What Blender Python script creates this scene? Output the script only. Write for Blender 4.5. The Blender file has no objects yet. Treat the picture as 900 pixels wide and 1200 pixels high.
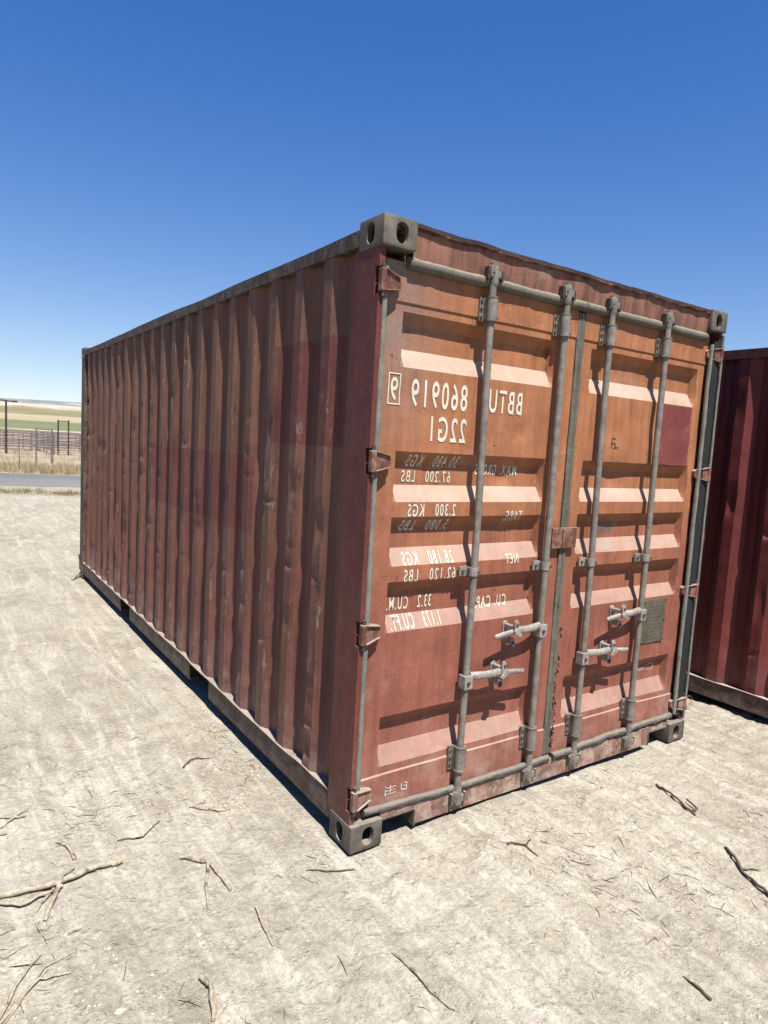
import bpy, bmesh, math, random
import numpy as np
from mathutils import Matrix, Vector

# ------------------------------------------------------------------ camera, sky, sun, exposure
scn = bpy.context.scene
col = scn.collection
cam_d = bpy.data.cameras.new('camera')
cam = bpy.data.objects.new('camera', cam_d)
col.objects.link(cam)
scn.camera = cam
cam_d.sensor_fit = 'VERTICAL'
cam_d.sensor_height = 36.0
cam_d.lens = 780.5 / 1200 * 36.0
cam_d.clip_start = 0.05
cam_d.clip_end = 20000
YAW, PITCH, ROLL = 0.603022, -0.1010755, 0.0573739
fw = Vector((math.sin(YAW) * math.cos(PITCH), math.cos(YAW) * math.cos(PITCH), math.sin(PITCH)))
rt0 = Vector((math.cos(YAW), -math.sin(YAW), 0))
up0 = rt0.cross(fw)
rt = rt0 * math.cos(ROLL) + up0 * math.sin(ROLL)
up = up0 * math.cos(ROLL) - rt0 * math.sin(ROLL)
m = Matrix((rt, up, -fw)).transposed().to_4x4()
m.translation = Vector((-1.43553, -2.194522, 1.714148))
cam.matrix_world = m

SUN = Vector((-0.075, -0.46, 0.885)).normalized()      # towards the sun
world = bpy.data.worlds.new('World')
scn.world = world
world.use_nodes = True
wn = world.node_tree
wn.nodes.clear()
wo = wn.nodes.new('ShaderNodeOutputWorld')
wb = wn.nodes.new('ShaderNodeBackground')
sk = wn.nodes.new('ShaderNodeTexSky')
sk.sky_type = 'NISHITA'
sk.sun_disc = False
sk.sun_elevation = math.asin(SUN.z)
sk.sun_rotation = math.atan2(SUN.x, SUN.y)
sk.altitude = 900
sk.air_density = 0.9
sk.dust_density = 0.0
sk.ozone_density = 3.0
wb.inputs['Strength'].default_value = 0.106
hs = wn.nodes.new('ShaderNodeHueSaturation')
hs.inputs['Saturation'].default_value = 1.4
hs.inputs['Hue'].default_value = 0.518
hs.inputs['Value'].default_value = 1.0
# soft shoulder on the sky's radiance, as the phone camera gives: c / (1 + k c)
va = wn.nodes.new('ShaderNodeVectorMath'); va.operation = 'MULTIPLY_ADD'
va.inputs[1].default_value = (0.13, 0.13, 0.13); va.inputs[2].default_value = (1, 1, 1)
vd = wn.nodes.new('ShaderNodeVectorMath'); vd.operation = 'DIVIDE'
wn.links.new(sk.outputs[0], va.inputs[0]); wn.links.new(sk.outputs[0], vd.inputs[0]); wn.links.new(va.outputs[0], vd.inputs[1])
wn.links.new(vd.outputs[0], hs.inputs['Color'])
wn.links.new(hs.outputs[0], wb.inputs[0])
wn.links.new(wb.outputs[0], wo.inputs[0])

sd = bpy.data.lights.new('sun', 'SUN')
sd.energy = 5.0
sd.angle = math.radians(0.53)
sd.color = (1.0, 0.96, 0.9)
sun = bpy.data.objects.new('sun', sd)
col.objects.link(sun)
sun.rotation_euler = SUN.to_track_quat('Z', 'Y').to_euler()
sun.location = (-2, -6, 12)

scn.view_settings.view_transform = 'Standard'
scn.view_settings.look = 'None'
scn.view_settings.exposure = 1.25
scn.view_settings.gamma = 1.0
scn.view_settings.use_curve_mapping = False
try:
    scn.cycles.max_bounces = 8
    scn.cycles.transparent_max_bounces = 8
except Exception:
    pass

# ------------------------------------------------------------------ noise
def _hash(ix, iy, iz, seed):
    h = (ix.astype(np.int64) * 374761393 + iy.astype(np.int64) * 668265263 + iz.astype(np.int64) * 2147483647 + seed * 974711) & 0x7fffffff
    h = ((h ^ (h >> 13)) * 1274126177) & 0x7fffffff
    h = ((h ^ (h >> 16)) * 668265263) & 0x7fffffff
    h = h ^ (h >> 15)
    return (h & 0xffffff) / float(0xffffff) * 2 - 1

def vnoise(x, y, z=0.0, seed=0):
    x = np.asarray(x, float); y = np.asarray(y, float); z = np.asarray(z, float) + 0 * x
    fx, fy, fz = np.floor(x), np.floor(y), np.floor(z)
    u, v, w = x - fx, y - fy, z - fz
    u = u * u * (3 - 2 * u); v = v * v * (3 - 2 * v); w = w * w * (3 - 2 * w)
    r = 0
    for a in (0, 1):
        for b in (0, 1):
            for c in (0, 1):
                k = (u if a else 1 - u) * (v if b else 1 - v) * (w if c else 1 - w)
                r = r + k * _hash(fx + a, fy + b, fz + c, seed)
    return r

def fbm(x, y, z=0.0, octv=4, seed=0):
    r, a, f = 0, 1.0, 1.0
    for o in range(octv):
        r = r + a * vnoise(np.asarray(x) * f, np.asarray(y) * f, np.asarray(z) * f, seed + o * 17)
        a *= 0.5; f *= 2.03
    return r

# ------------------------------------------------------------------ materials
ALB = 0.58          # the picture is exposed bright; true surface colours are darker
def lin(r, g, b):
    f = lambda c: c / 12.92 if c <= 0.04045 else ((c + 0.055) / 1.055) ** 2.4
    return (ALB * f(r / 255), ALB * f(g / 255), ALB * f(b / 255), 1)

class NT:
    def __init__(s, name):
        s.m = bpy.data.materials.new(name); s.m.use_nodes = True
        s.t = s.m.node_tree; s.t.nodes.clear()
        s.out = s.t.nodes.new('ShaderNodeOutputMaterial')
        s.p = s.t.nodes.new('ShaderNodeBsdfPrincipled')
        s.t.links.new(s.p.outputs[0], s.out.inputs[0])
        tc = s.t.nodes.new('ShaderNodeTexCoord'); s.pos = tc.outputs['Object']
        sp = s.t.nodes.new('ShaderNodeSeparateXYZ'); s.l(s.pos, sp.inputs[0])
        s.x, s.y, s.z = sp.outputs
    def l(s, a, b): s.t.links.new(a, b)
    def inp(s, sock, v):
        if hasattr(v, 'is_output') or isinstance(v, bpy.types.NodeSocket): s.l(v, sock)
        else: sock.default_value = v
    def math(s, op, a, b=0.0, c=None, clamp=False):
        n = s.t.nodes.new('ShaderNodeMath'); n.operation = op; n.use_clamp = clamp
        s.inp(n.inputs[0], a); s.inp(n.inputs[1], b)
        if c is not None: s.inp(n.inputs[2], c)
        return n.outputs[0]
    def noise(s, scale, detail=4, rough=0.55, sc=(1, 1, 1), off=(0, 0, 0), dist=0.0):
        mp = s.t.nodes.new('ShaderNodeMapping'); s.l(s.pos, mp.inputs[0])
        mp.inputs['Scale'].default_value = sc; mp.inputs['Location'].default_value = off
        n = s.t.nodes.new('ShaderNodeTexNoise'); s.l(mp.outputs[0], n.inputs['Vector'])
        n.inputs['Scale'].default_value = scale; n.inputs['Detail'].default_value = detail
        n.inputs['Roughness'].default_value = rough; n.inputs['Distortion'].default_value = dist
        return n.outputs[0]
    def rng(s, v, a, b, c=0.0, d=1.0, smooth=True):
        n = s.t.nodes.new('ShaderNodeMapRange'); n.clamp = True
        if smooth: n.interpolation_type = 'SMOOTHSTEP'
        s.inp(n.inputs[0], v)
        for i, q in enumerate((a, b, c, d)): n.inputs[i + 1].default_value = q
        return n.outputs[0]
    def mix(s, f, a, b, mode='MIX'):
        n = s.t.nodes.new('ShaderNodeMix'); n.data_type = 'RGBA'; n.blend_type = mode
        s.inp(n.inputs[0], f); s.inp(n.inputs[6], a); s.inp(n.inputs[7], b)
        return n.outputs[2]
    def voro(s, scale, off=(0, 0, 0)):
        mp = s.t.nodes.new('ShaderNodeMapping'); s.l(s.pos, mp.inputs[0]); mp.inputs['Location'].default_value = off
        n = s.t.nodes.new('ShaderNodeTexVoronoi'); s.l(mp.outputs[0], n.inputs['Vector'])
        n.inputs['Scale'].default_value = scale; n.inputs['Randomness'].default_value = 1.0
        return n.outputs['Distance']
    def ramp(s, v, stops):
        n = s.t.nodes.new('ShaderNodeValToRGB'); s.l(v, n.inputs[0])
        e = n.color_ramp.elements
        while len(e) < len(stops): e.new(0.5)
        for q, (p, c) in zip(e, stops): q.position = p; q.color = c
        return n.outputs[0]
    def scale(s, colr, fac):
        return s.mix(1.0, colr, s.grey(fac), 'MULTIPLY')
    def grey(s, f):
        n = s.t.nodes.new('ShaderNodeCombineColor'); n.mode = 'RGB'
        for i in range(3): s.inp(n.inputs[i], f)
        return n.outputs[0]
    def nz(s):
        g = s.t.nodes.new('ShaderNodeNewGeometry'); sp = s.t.nodes.new('ShaderNodeSeparateXYZ')
        s.l(g.outputs['Normal'], sp.inputs[0]); return sp.outputs[2]
    def bump(s, h, strength=0.3, dist=0.01):
        b = s.t.nodes.new('ShaderNodeBump'); s.l(h, b.inputs['Height'])
        b.inputs['Strength'].default_value = strength; b.inputs['Distance'].default_value = dist
        s.l(b.outputs[0], s.p.inputs['Normal'])
    def box(s, a, b, a0, a1, b0, b1, soft=0.006, wob=None):
        if wob is not None:
            a = s.math('ADD', a, wob); b = s.math('ADD', b, wob)
        r = s.math('MULTIPLY', s.rng(a, a0 - soft, a0 + soft), s.rng(a, a1 - soft, a1 + soft, 1, 0))
        q = s.math('MULTIPLY', s.rng(b, b0 - soft, b0 + soft), s.rng(b, b1 - soft, b1 + soft, 1, 0))
        return s.math('MULTIPLY', r, q)
    def done(s, colr, rough=0.7, metal=0.0, spec=0.35):
        s.inp(s.p.inputs['Base Color'], colr); s.inp(s.p.inputs['Roughness'], rough)
        s.inp(s.p.inputs['Metallic'], metal); s.p.inputs['Specular IOR Level'].default_value = spec
        return s.m

DUST = lin(212, 200, 184)
RUST = lin(62, 38, 28)

def paint(name, cols, zr=(0.3, 2.3), patches=(), dust=0.5, rust=0.5, streak=0.35, side=False, rim=None, splash=0.35, seed=0.0, rough=0.62, fade=False):
    """weathered container paint: fading with height, mottling, streaks, chips, dust on ledges"""
    n = NT(name)
    off = (seed, seed * 1.7, seed * 0.6)
    big = n.noise(1.7, 4, 0.55, off=off)
    zz = n.math('ADD', n.z, n.math('MULTIPLY', n.math('SUBTRACT', big, 0.5), 1.3))
    c = n.mix(n.rng(zz, zr[0], zr[1]), cols[0], cols[1])
    mot = n.noise(7, 6, 0.65, off=off)
    c = n.scale(c, n.rng(mot, 0.25, 0.75, 0.8, 1.14, False))
    st = n.noise(1.0, 5, 0.6, sc=(22, 22, 1.1), off=off)
    c = n.scale(c, n.rng(st, 0.35, 0.62, 1.0 - streak, 1.05))
    # chalky fading blotches
    ch = n.noise(4.2, 7, 0.7, off=(seed + 9, 2, 3))
    c = n.mix(n.rng(ch, 0.55, 0.72, 0, 0.16 if side else 0.42), c, cols[2])
    if fade:     # greyed, worn-through corner of the leaf
        fq = n.math('MULTIPLY', n.rng(n.x, 0.06, 0.5, 1, 0), n.rng(n.z, 1.55, 2.25))
        c = n.mix(n.math('MULTIPLY', fq, n.rng(mot, 0.3, 0.65, 0.45, 0.95)), c, lin(136, 118, 112))
        scr = n.noise(1.6, 2, 0.5, off=(3, 0, 8), dist=2.2)
        scr = n.rng(n.math('ABSOLUTE', n.math('SUBTRACT', n.math('FRACT', n.math('MULTIPLY', scr, 5.0)), 0.5)), 0.0, 0.018, 0.8, 0.0)
        c = n.mix(n.math('MULTIPLY', scr, n.rng(n.noise(5, 4, 0.6, off=(4, 4, 1)), 0.52, 0.64, 0, 0.75)), c, lin(92, 50, 40))
    wob = n.math('MULTIPLY', n.math('SUBTRACT', n.noise(30, 3, 0.6), 0.5), 0.02)
    for (ax, a0, a1, b0, b1, pc, amt) in patches:
        f = n.box(n.y if ax == 'y' else n.x, n.z, a0, a1, b0, b1, 0.006, wob)
        f = n.math('MULTIPLY', f, n.rng(n.noise(9, 5, 0.65, off=(a0, 5, 1)), 0.3, 0.5, amt * 0.7, amt))
        c = n.mix(f, c, n.scale(n.mix(0.0, pc, pc), n.rng(mot, 0.25, 0.75, 0.85, 1.1, False)))
    if side:
        proud = n.rng(n.x, 0.016, 0.034, 1, 0)
        sc = n.noise(1.0, 8, 0.75, sc=(30, 30, 9), off=(seed, 3, 0))
        lo = n.rng(n.noise(2.2, 3, 0.5, off=(1, seed, 4)), 0.42, 0.6)
        c = n.mix(n.math('MULTIPLY', n.math('MULTIPLY', proud, lo), n.rng(sc, 0.55, 0.62, 0, 0.75)), c, lin(150, 132, 116))
        sd2 = n.noise(1.0, 8, 0.75, sc=(34, 34, 7), off=(seed + 7, 3, 2))
        c = n.mix(n.math('MULTIPLY', n.math('MULTIPLY', proud, lo), n.rng(sd2, 0.58, 0.63, 0, 0.8)), c, lin(64, 44, 38))
    # fine rubbed spots + rust chips
    fine = n.noise(95, 3, 0.6, off=off)
    c = n.scale(c, n.rng(fine, 0.3, 0.7, 0.86, 1.1, False))
    chip = n.noise(26, 8, 0.72, off=(seed + 4, 1, 7))
    lowf = n.noise(2.6, 3, 0.5, off=(seed + 2, 8, 1))
    rf = n.math('MULTIPLY', n.rng(chip, 0.62, 0.67), n.rng(lowf, 0.42, 0.62, 0.0, 1.0))
    c = n.mix(n.math('MULTIPLY', rf, rust), c, RUST)
    g = n.t.nodes.new('ShaderNodeNewGeometry')
    ew = n.math('MULTIPLY', n.rng(g.outputs['Pointiness'], 0.515, 0.56), n.rng(n.noise(30, 5, 0.7, off=(seed, 6, 2)), 0.42, 0.58))
    c = n.mix(n.math('MULTIPLY', ew, 0.7 * rust), c, n.mix(n.rng(n.noise(12, 3), 0.45, 0.55), RUST, cols[2]))
    run = n.noise(1.0, 6, 0.62, sc=(46, 46, 1.6), off=(seed + 1, 4, 4))
    rz = n.noise(3.1, 3, 0.5, off=(seed + 6, 0, 3))
    c = n.mix(n.math('MULTIPLY', n.rng(run, 0.6, 0.7, 0, 0.55), n.rng(rz, 0.45, 0.62)), c, lin(84, 52, 40))
    if rim:
        e = n.math('ADD', n.z, n.math('MULTIPLY', n.math('SUBTRACT', n.noise(14, 5, 0.65, sc=(1, 1, 0.2)), 0.5), 0.05))
        c = n.mix(n.rng(e, rim - 0.006, rim + 0.004, 0, 0.92), c, lin(58, 42, 36))
    # dust lying on upward faces and splashed low down
    dn = n.rng(n.noise(11, 5, 0.6), 0.25, 0.6, 0.75, 1.0)
    df = n.math('MULTIPLY', n.math('MULTIPLY', n.rng(n.nz(), 0.12, 0.6, 0, 1), dn), dust)
    if fade: df = n.math('MULTIPLY', df, n.rng(n.z, 0.7, 1.8, 0.5, 1.0))
    c = n.mix(df, c, DUST)
    sf = n.math('MULTIPLY', n.rng(n.z, 0.02, 0.6, 1, 0), n.rng(n.noise(8, 6, 0.7, off=(3, 1, seed)), 0.4, 0.7, 0.15, 1))
    c = n.mix(n.math('MULTIPLY', sf, splash), c, DUST)
    hb = n.math('ADD', n.math('MULTIPLY', fine, 0.4), n.math('ADD', n.math('MULTIPLY', chip, 0.5), mot))
    n.bump(hb, 0.35, 0.006)
    return n.done(c, n.rng(mot, 0.3, 0.7, rough - 0.08, rough + 0.14), 0, 0.3)

def worn_metal(name, c0, c1, c2, scale=14, rough=0.6, metal=0.0, bump=0.4, dust=0.25):
    n = NT(name)
    a = n.noise(scale, 6, 0.65); b = n.noise(scale * 5, 5, 0.7, off=(3, 2, 1))
    c = n.mix(n.rng(a, 0.35, 0.65), c0, c1)
    c = n.mix(n.rng(b, 0.56, 0.7), c, c2)
    c = n.mix(n.math('MULTIPLY', n.rng(n.nz(), 0.2, 0.9, 0, 1), dust), c, DUST)
    g = n.t.nodes.new('ShaderNodeNewGeometry')
    ew = n.math('MULTIPLY', n.rng(g.outputs['Pointiness'], 0.52, 0.6), n.rng(n.noise(scale * 3, 4, 0.7, off=(6, 1, 2)), 0.38, 0.6))
    c = n.mix(n.math('MULTIPLY', ew, 0.35), c, c2)
    n.bump(n.math('ADD', a, b), bump, 0.004)
    return n.done(c, rough, metal, 0.35)

P_OR = (lin(154, 92, 75), lin(174, 114, 77), lin(176, 142, 126))
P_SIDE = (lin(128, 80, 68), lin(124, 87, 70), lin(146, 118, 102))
MAROON = lin(104, 42, 48)
M = {}
M['door'] = paint('door_paint', P_OR, (0.6, 1.9), [('x', 1.93, 2.262, 1.685, 2.03, lin(124, 62, 62), 0.95), ('x', 1.512, 1.668, 1.30, 1.372, lin(112, 100, 92), 0.75), ('x', 1.50, 1.65, 1.215, 1.27, lin(150, 128, 118), 0.7)], dust=0.62, rust=0.85, streak=0.16, fade=True)
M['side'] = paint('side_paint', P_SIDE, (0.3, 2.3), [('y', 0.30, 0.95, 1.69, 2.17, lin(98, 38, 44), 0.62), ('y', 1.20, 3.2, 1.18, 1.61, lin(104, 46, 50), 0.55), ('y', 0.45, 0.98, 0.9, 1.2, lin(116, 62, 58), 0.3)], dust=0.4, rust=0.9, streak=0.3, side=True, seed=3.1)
M['post'] = paint('post_paint', (lin(126, 66, 56), lin(108, 52, 48), lin(126, 78, 68)), dust=0.3, rust=0.35, streak=0.2, splash=0.15, seed=5.0)
M['header'] = paint('header_paint', (lin(150, 104, 86), lin(150, 104, 86), lin(160, 146, 136)), dust=0.3, rust=0.8, streak=0.45, rim=2.563, seed=7.7)
M['sill'] = paint('sill_paint', (lin(150, 98, 84), lin(150, 90, 72), lin(184, 160, 140)), dust=0.4, rust=0.9, streak=0.4, splash=0.55, seed=2.3)
M['rail'] = paint('rail_paint', (lin(100, 72, 60), lin(92, 74, 62), lin(116, 100, 86)), dust=0.5, rust=1.0, streak=0.4, splash=0.2, seed=8.2)
M['hinge'] = paint('hinge_paint', (lin(126, 80, 66), lin(124, 78, 62), lin(168, 142, 126)), dust=0.45, rust=0.7, streak=0.2, seed=1.2)
M['roof'] = paint('roof_paint', (lin(140, 96, 80),) * 3, dust=0.6, rust=0.8)
M['side_dark'] = paint('maroon_side_paint', (lin(130, 58, 54), lin(122, 50, 50), lin(136, 82, 76)), dust=0.35, rust=0.3, streak=0.25, seed=11.0, splash=0.2)
M['rail_dark'] = paint('maroon_rail_paint', (lin(84, 42, 38), lin(90, 40, 40), lin(104, 70, 62)), dust=0.7, rust=0.6, streak=0.3, seed=12.0)
M['casting'] = worn_metal('casting_grey', lin(118, 110, 99), lin(90, 82, 72), lin(64, 48, 38), 11, 0.7, 0, 0.5, 0.3)
M['galv'] = worn_metal('galvanised_rod', lin(152, 145, 135), lin(124, 116, 107), lin(100, 80, 66), 16, 0.5, 0.15, 0.25, 0.15)
M['galv_light'] = worn_metal('galvanised_bracket', lin(184, 178, 170), lin(148, 142, 134), lin(98, 86, 76), 20, 0.5, 0.15, 0.3, 0.15)
M['bolt'] = worn_metal('bolt_dark', lin(72, 62, 56), lin(54, 46, 42), lin(120, 112, 104), 40, 0.6, 0.2, 0.3, 0.2)
M['gasket'] = worn_metal('old_rubber_gasket', lin(118, 112, 98), lin(100, 94, 82), lin(72, 66, 60), 12, 0.85, 0, 0.6, 0.3)
M['gasket_dark'] = worn_metal('dark_rubber_gasket', lin(100, 93, 84), lin(82, 76, 69), lin(58, 52, 48), 14, 0.85, 0, 0.6, 0.25)
M['gasket_pale'] = worn_metal('pale_rubber_gasket', lin(136, 136, 126), lin(116, 114, 104), lin(90, 88, 82), 12, 0.85, 0, 0.5, 0.1)
M['rubber'] = worn_metal('black_rubber', lin(30, 34, 38), lin(22, 24, 28), lin(50, 50, 50), 12, 0.7, 0, 0.3, 0.05)
M['underside'] = worn_metal('underside_dark', lin(60, 48, 42), lin(44, 38, 36), lin(34, 30, 28), 8, 0.9)

def lettering_mat(name, c, thr=0.67):
    n = NT(name)
    f = n.rng(n.noise(70, 6, 0.7), thr, thr + 0.05)
    g = n.rng(n.noise(9, 3, 0.6), 0.3, 0.7, 0.82, 1.05, False)
    n.done(n.scale(c, g), 0.7)
    tr = n.t.nodes.new('ShaderNodeBsdfTransparent'); mx = n.t.nodes.new('ShaderNodeMixShader')
    n.l(f, mx.inputs[0]); n.l(n.p.outputs[0], mx.inputs[1]); n.l(tr.outputs[0], mx.inputs[2]); n.l(mx.outputs[0], n.out.inputs[0])
    return n.m
M['white'] = lettering_mat('white_stencil_paint', lin(228, 221, 202), 0.635)
M['chalk'] = lettering_mat('white_chalk', lin(222, 206, 196), 0.55)

def plate_mat():
    n = NT('data_plate')
    row = n.math('FRACT', n.math('MULTIPLY', n.z, 46))
    cell = n.noise(150, 2, 0.5, sc=(1, 1, 0.35))
    f = n.math('MULTIPLY', n.rng(row, 0.35, 0.5), n.rng(cell, 0.45, 0.55))
    inner = n.box(n.x, n.z, 1.972, 2.165, 0.662, 0.888, 0.004)
    f = n.math('MULTIPLY', f, inner)
    c = n.mix(n.rng(n.noise(14, 5), 0.35, 0.65), lin(120, 114, 98), lin(102, 94, 80))
    c = n.mix(n.math('MULTIPLY', f, 0.55), c, lin(72, 66, 56))
    n.bump(f, 0.3, 0.002)
    return n.done(c, 0.55, 0.3)
M['plate'] = plate_mat()

# ------------------------------------------------------------------ mesh builder
class MB:
    def __init__(s): s.v = []; s.f = []
    def add(s, vs, fs):
        o = len(s.v); s.v += [tuple(q) for q in vs]; s.f += [tuple(i + o for i in f) for f in fs]; return s
    def box(s, x0, x1, y0, y1, z0, z1):
        return s.add([(x0, y0, z0), (x1, y0, z0), (x1, y1, z0), (x0, y1, z0), (x0, y0, z1), (x1, y0, z1), (x1, y1, z1), (x0, y1, z1)],
                     [(0, 3, 2, 1), (4, 5, 6, 7), (0, 1, 5, 4), (1, 2, 6, 5), (2, 3, 7, 6), (3, 0, 4, 7)])
    def tube(s, pts, rad, seg=10, jit=0.0, rnd=None, flat=1.0):
        pts = [Vector(p) for p in pts]; n = len(pts)
        rads = rad if isinstance(rad, (list, tuple)) else [rad] * n
        vs = []; a = None
        for i, p in enumerate(pts):
            t = (pts[min(i + 1, n - 1)] - pts[max(i - 1, 0)]).normalized()
            if a is None:
                a = t.cross(Vector((0, 0, 1)) if abs(t.z) < 0.9 else Vector((1, 0, 0))).normalized()
            a = (a - t * a.dot(t)).normalized(); b = t.cross(a)
            for k in range(seg):
                th = 2 * math.pi * k / seg
                r = rads[i] * (1 + (rnd.uniform(-jit, jit) if rnd else 0))
                vs.append(p + a * (math.cos(th) * r) + b * (math.sin(th) * r * flat))
        fs = []
        for i in range(n - 1):
            for k in range(seg):
                k2 = (k + 1) % seg
                fs.append((i * seg + k, i * seg + k2, (i + 1) * seg + k2, (i + 1) * seg + k))
        fs.append(tuple(range(seg - 1, -1, -1))); fs.append(tuple((n - 1) * seg + k for k in range(seg)))
        return s.add(vs, fs)
    def prism(s, poly, axis, a, b):
        """poly in the two other axes, extruded along axis from a to b"""
        def mk(u, v, w): return {'x': (w, u, v), 'y': (u, w, v), 'z': (u, v, w)}[axis]
        n = len(poly)
        return s.add([mk(u, v, a) for u, v in poly] + [mk(u, v, b) for u, v in poly],
                     [tuple(range(n))[::-1], tuple(range(n, 2 * n))] + [(i, (i + 1) % n, n + (i + 1) % n, n + i) for i in range(n)])
    def grid(s, V, flip=False):
        a, b = V.shape[:2]
        fs = []
        for i in range(a - 1):
            for j in range(b - 1):
                q = (i * b + j, (i + 1) * b + j, (i + 1) * b + j + 1, i * b + j + 1)
                fs.append(q[::-1] if flip else q)
        return s.add(V.reshape(-1, 3).tolist(), fs)
    def build(s, name, mat, parent=None, smooth=None, bevel=None, recalc=True):
        me = bpy.data.meshes.new(name); me.from_pydata(s.v, [], s.f)
        if recalc or bevel:
            bm = bmesh.new(); bm.from_mesh(me)
            if recalc: bmesh.ops.recalc_face_normals(bm, faces=bm.faces)
            if bevel:
                es = [e for e in bm.edges if len(e.link_faces) == 2 and e.calc_face_angle(0) > 0.6]
                bmesh.ops.bevel(bm, geom=es, offset=bevel, segments=2, affect='EDGES', profile=0.6)
            bm.to_mesh(me); bm.free()
        if smooth is not None:
            me.shade_smooth(); me.set_sharp_from_angle(angle=math.radians(smooth))
        return link(name, me, mat, parent)

def link(name, me, mat=None, parent=None):
    o = bpy.data.objects.new(name, me); col.objects.link(o)
    if mat is not None and me is not None: me.materials.append(M[mat] if isinstance(mat, str) else mat)
    if parent is not None: o.parent = parent
    return o

def empty(name, loc=(0, 0, 0), rz=0.0):
    o = bpy.data.objects.new(name, None); col.objects.link(o)
    o.location = loc; o.rotation_euler = (0, 0, rz); o.empty_display_size = 0.2
    return o

def tag(o, label=None, cat=None, group=None, kind=None):
    if label: o['label'] = label
    if cat: o['category'] = cat
    if group: o['group'] = group
    if kind: o['kind'] = kind
    return o

# ------------------------------------------------------------------ ground
CL, CW, CH = 6.058, 2.438, 2.591
FAR_R = np.array([0, 60, 110, 150, 400, 900, 1500, 1800, 2600, 4200, 9000.])
FAR_Z = np.array([0, 0, 0.0, 0.25, 3.2, 13, 32, 53, 84, 70, 40.])

def ground_h(x, y):
    x = np.asarray(x, float); y = np.asarray(y, float)
    r = np.hypot(x + 1.4, y + 2.2)
    # seen over a valley: the land climbs away on every side
    h = np.interp(r, FAR_R, FAR_Z) * (1 + 0.10 * vnoise(x / 700, y / 700, 0, 5) * np.clip((r - 150) / 500, 0, 1))
    h = h + np.clip((r - 1500) / 900, 0, 1) * 7 * fbm(x / 420, y / 420, 0, 3, 9)
    near = np.clip((60 - r) / 40, 0, 1)
    a = 0.018 * fbm(x / 0.9, y / 1.3, 0, 3, 1) + 0.010 * fbm(x / 0.20, y / 0.24, 0, 3, 2)
    clod = np.clip(fbm(x / 0.075, y / 0.085, 0, 3, 12) - 0.15, 0, 1) * np.clip(0.6 + 1.2 * vnoise(x / 0.7, y / 0.7, 0, 33), 0, 1.3)
    a = a + 0.017 * clod + 0.005 * fbm(x / 0.035, y / 0.04, 0, 2, 14)
    # drag marks and wheel ruts running with the container's long side
    xs = x + 0.10 * y + 0.16 * vnoise(x * 1.3, y * 0.8, 0, 21) + 0.05 * vnoise(x * 4, y * 2.5, 0, 22)
    rut = (0.013 * vnoise(xs / 0.23, y / 2.2, 0, 3) + 0.007 * vnoise(xs / 0.075, y / 0.8, 0, 4) + 0.004 * vnoise(xs / 0.028, y / 0.4, 0, 6)) * np.clip(0.55 + 0.9 * vnoise(xs / 0.5, y / 0.8, 0, 77), 0, 1.2)
    w = np.clip((x - 0.2) / 0.8, 0, 1) * np.clip((1.5 - y) / 1.5, 0, 1) + 0.55 * np.clip((-0.25 - x) / 0.5, 0, 1) * np.clip((y - 0.4) / 1.0, 0, 1)
    # two wheel tracks with tread along the long side
    for tx in (-0.95, -2.45):
        tq = np.exp(-(((x - tx - 0.05 * np.sin(y * 0.7)) / 0.11) ** 4)) * np.clip((y - 0.8) / 0.8, 0, 1)
        a = a - tq * (0.012 + 0.006 * np.sign(np.sin(y * 2 * np.pi / 0.085 + (x - tx) * 14)) * np.clip(0.4 + vnoise(x / 0.4, y / 0.5, 0, 55), 0, 1))
    a = a + rut * w
    flat = np.clip(np.maximum(np.maximum(-0.03 - x, x - CW - 0.03), np.maximum(-0.06 - y, y - CL - 0.05)) / 0.18, 0, 1)
    h = h + near * (a * (0.25 + 0.75 * flat) - 0.012 * (1 - flat) - 0.05 * np.clip((x - 2.42) / 0.6, 0, 1) * np.clip((12 - y) / 6, 0, 1))
    # little drift banked along the sill
    h = h + near * 0.012 * np.exp(-((y + 0.05) / 0.12) ** 2) * np.clip((x - 0.3) / 0.2, 0, 1) * np.clip((1.9 - x) / 0.2, 0, 1) * (1 + vnoise(x / 0.2, y / 0.2, 0, 31))
    return h

def axis_coords(lo, hi, step, far, ratio):
    c = list(np.arange(lo, hi + 1e-6, step))
    s, v = step, c[-1]
    while v < far: s *= ratio; v += s; c.append(v)
    s, v, pre = step, lo, []
    while v > -far: s *= ratio; v -= s; pre.append(v)
    return np.array(pre[::-1] + c)

gx = axis_coords(-1.7, 2.4, 0.0125, 6000, 1.075)
gy = axis_coords(-1.4, 1.3, 0.0125, 6000, 1.075)
GX, GY = np.meshgrid(gx, gy, indexing='ij')
GZ = ground_h(GX, GY)
na, nb = GX.shape
idx = np.arange(na * nb).reshape(na, nb)
quads = np.stack([idx[:-1, :-1], idx[1:, :-1], idx[1:, 1:], idx[:-1, 1:]], -1).reshape(-1, 4)
me = bpy.data.meshes.new('ground')
me.vertices.add(na * nb); me.vertices.foreach_set('co', np.stack([GX, GY, GZ], -1).ravel())
me.loops.add(quads.size); me.loops.foreach_set('vertex_index', quads.ravel().astype(np.int32))
me.polygons.add(len(quads)); me.polygons.foreach_set('loop_start', np.arange(0, quads.size, 4, dtype=np.int32))
me.update(calc_edges=True); me.shade_smooth()

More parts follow.
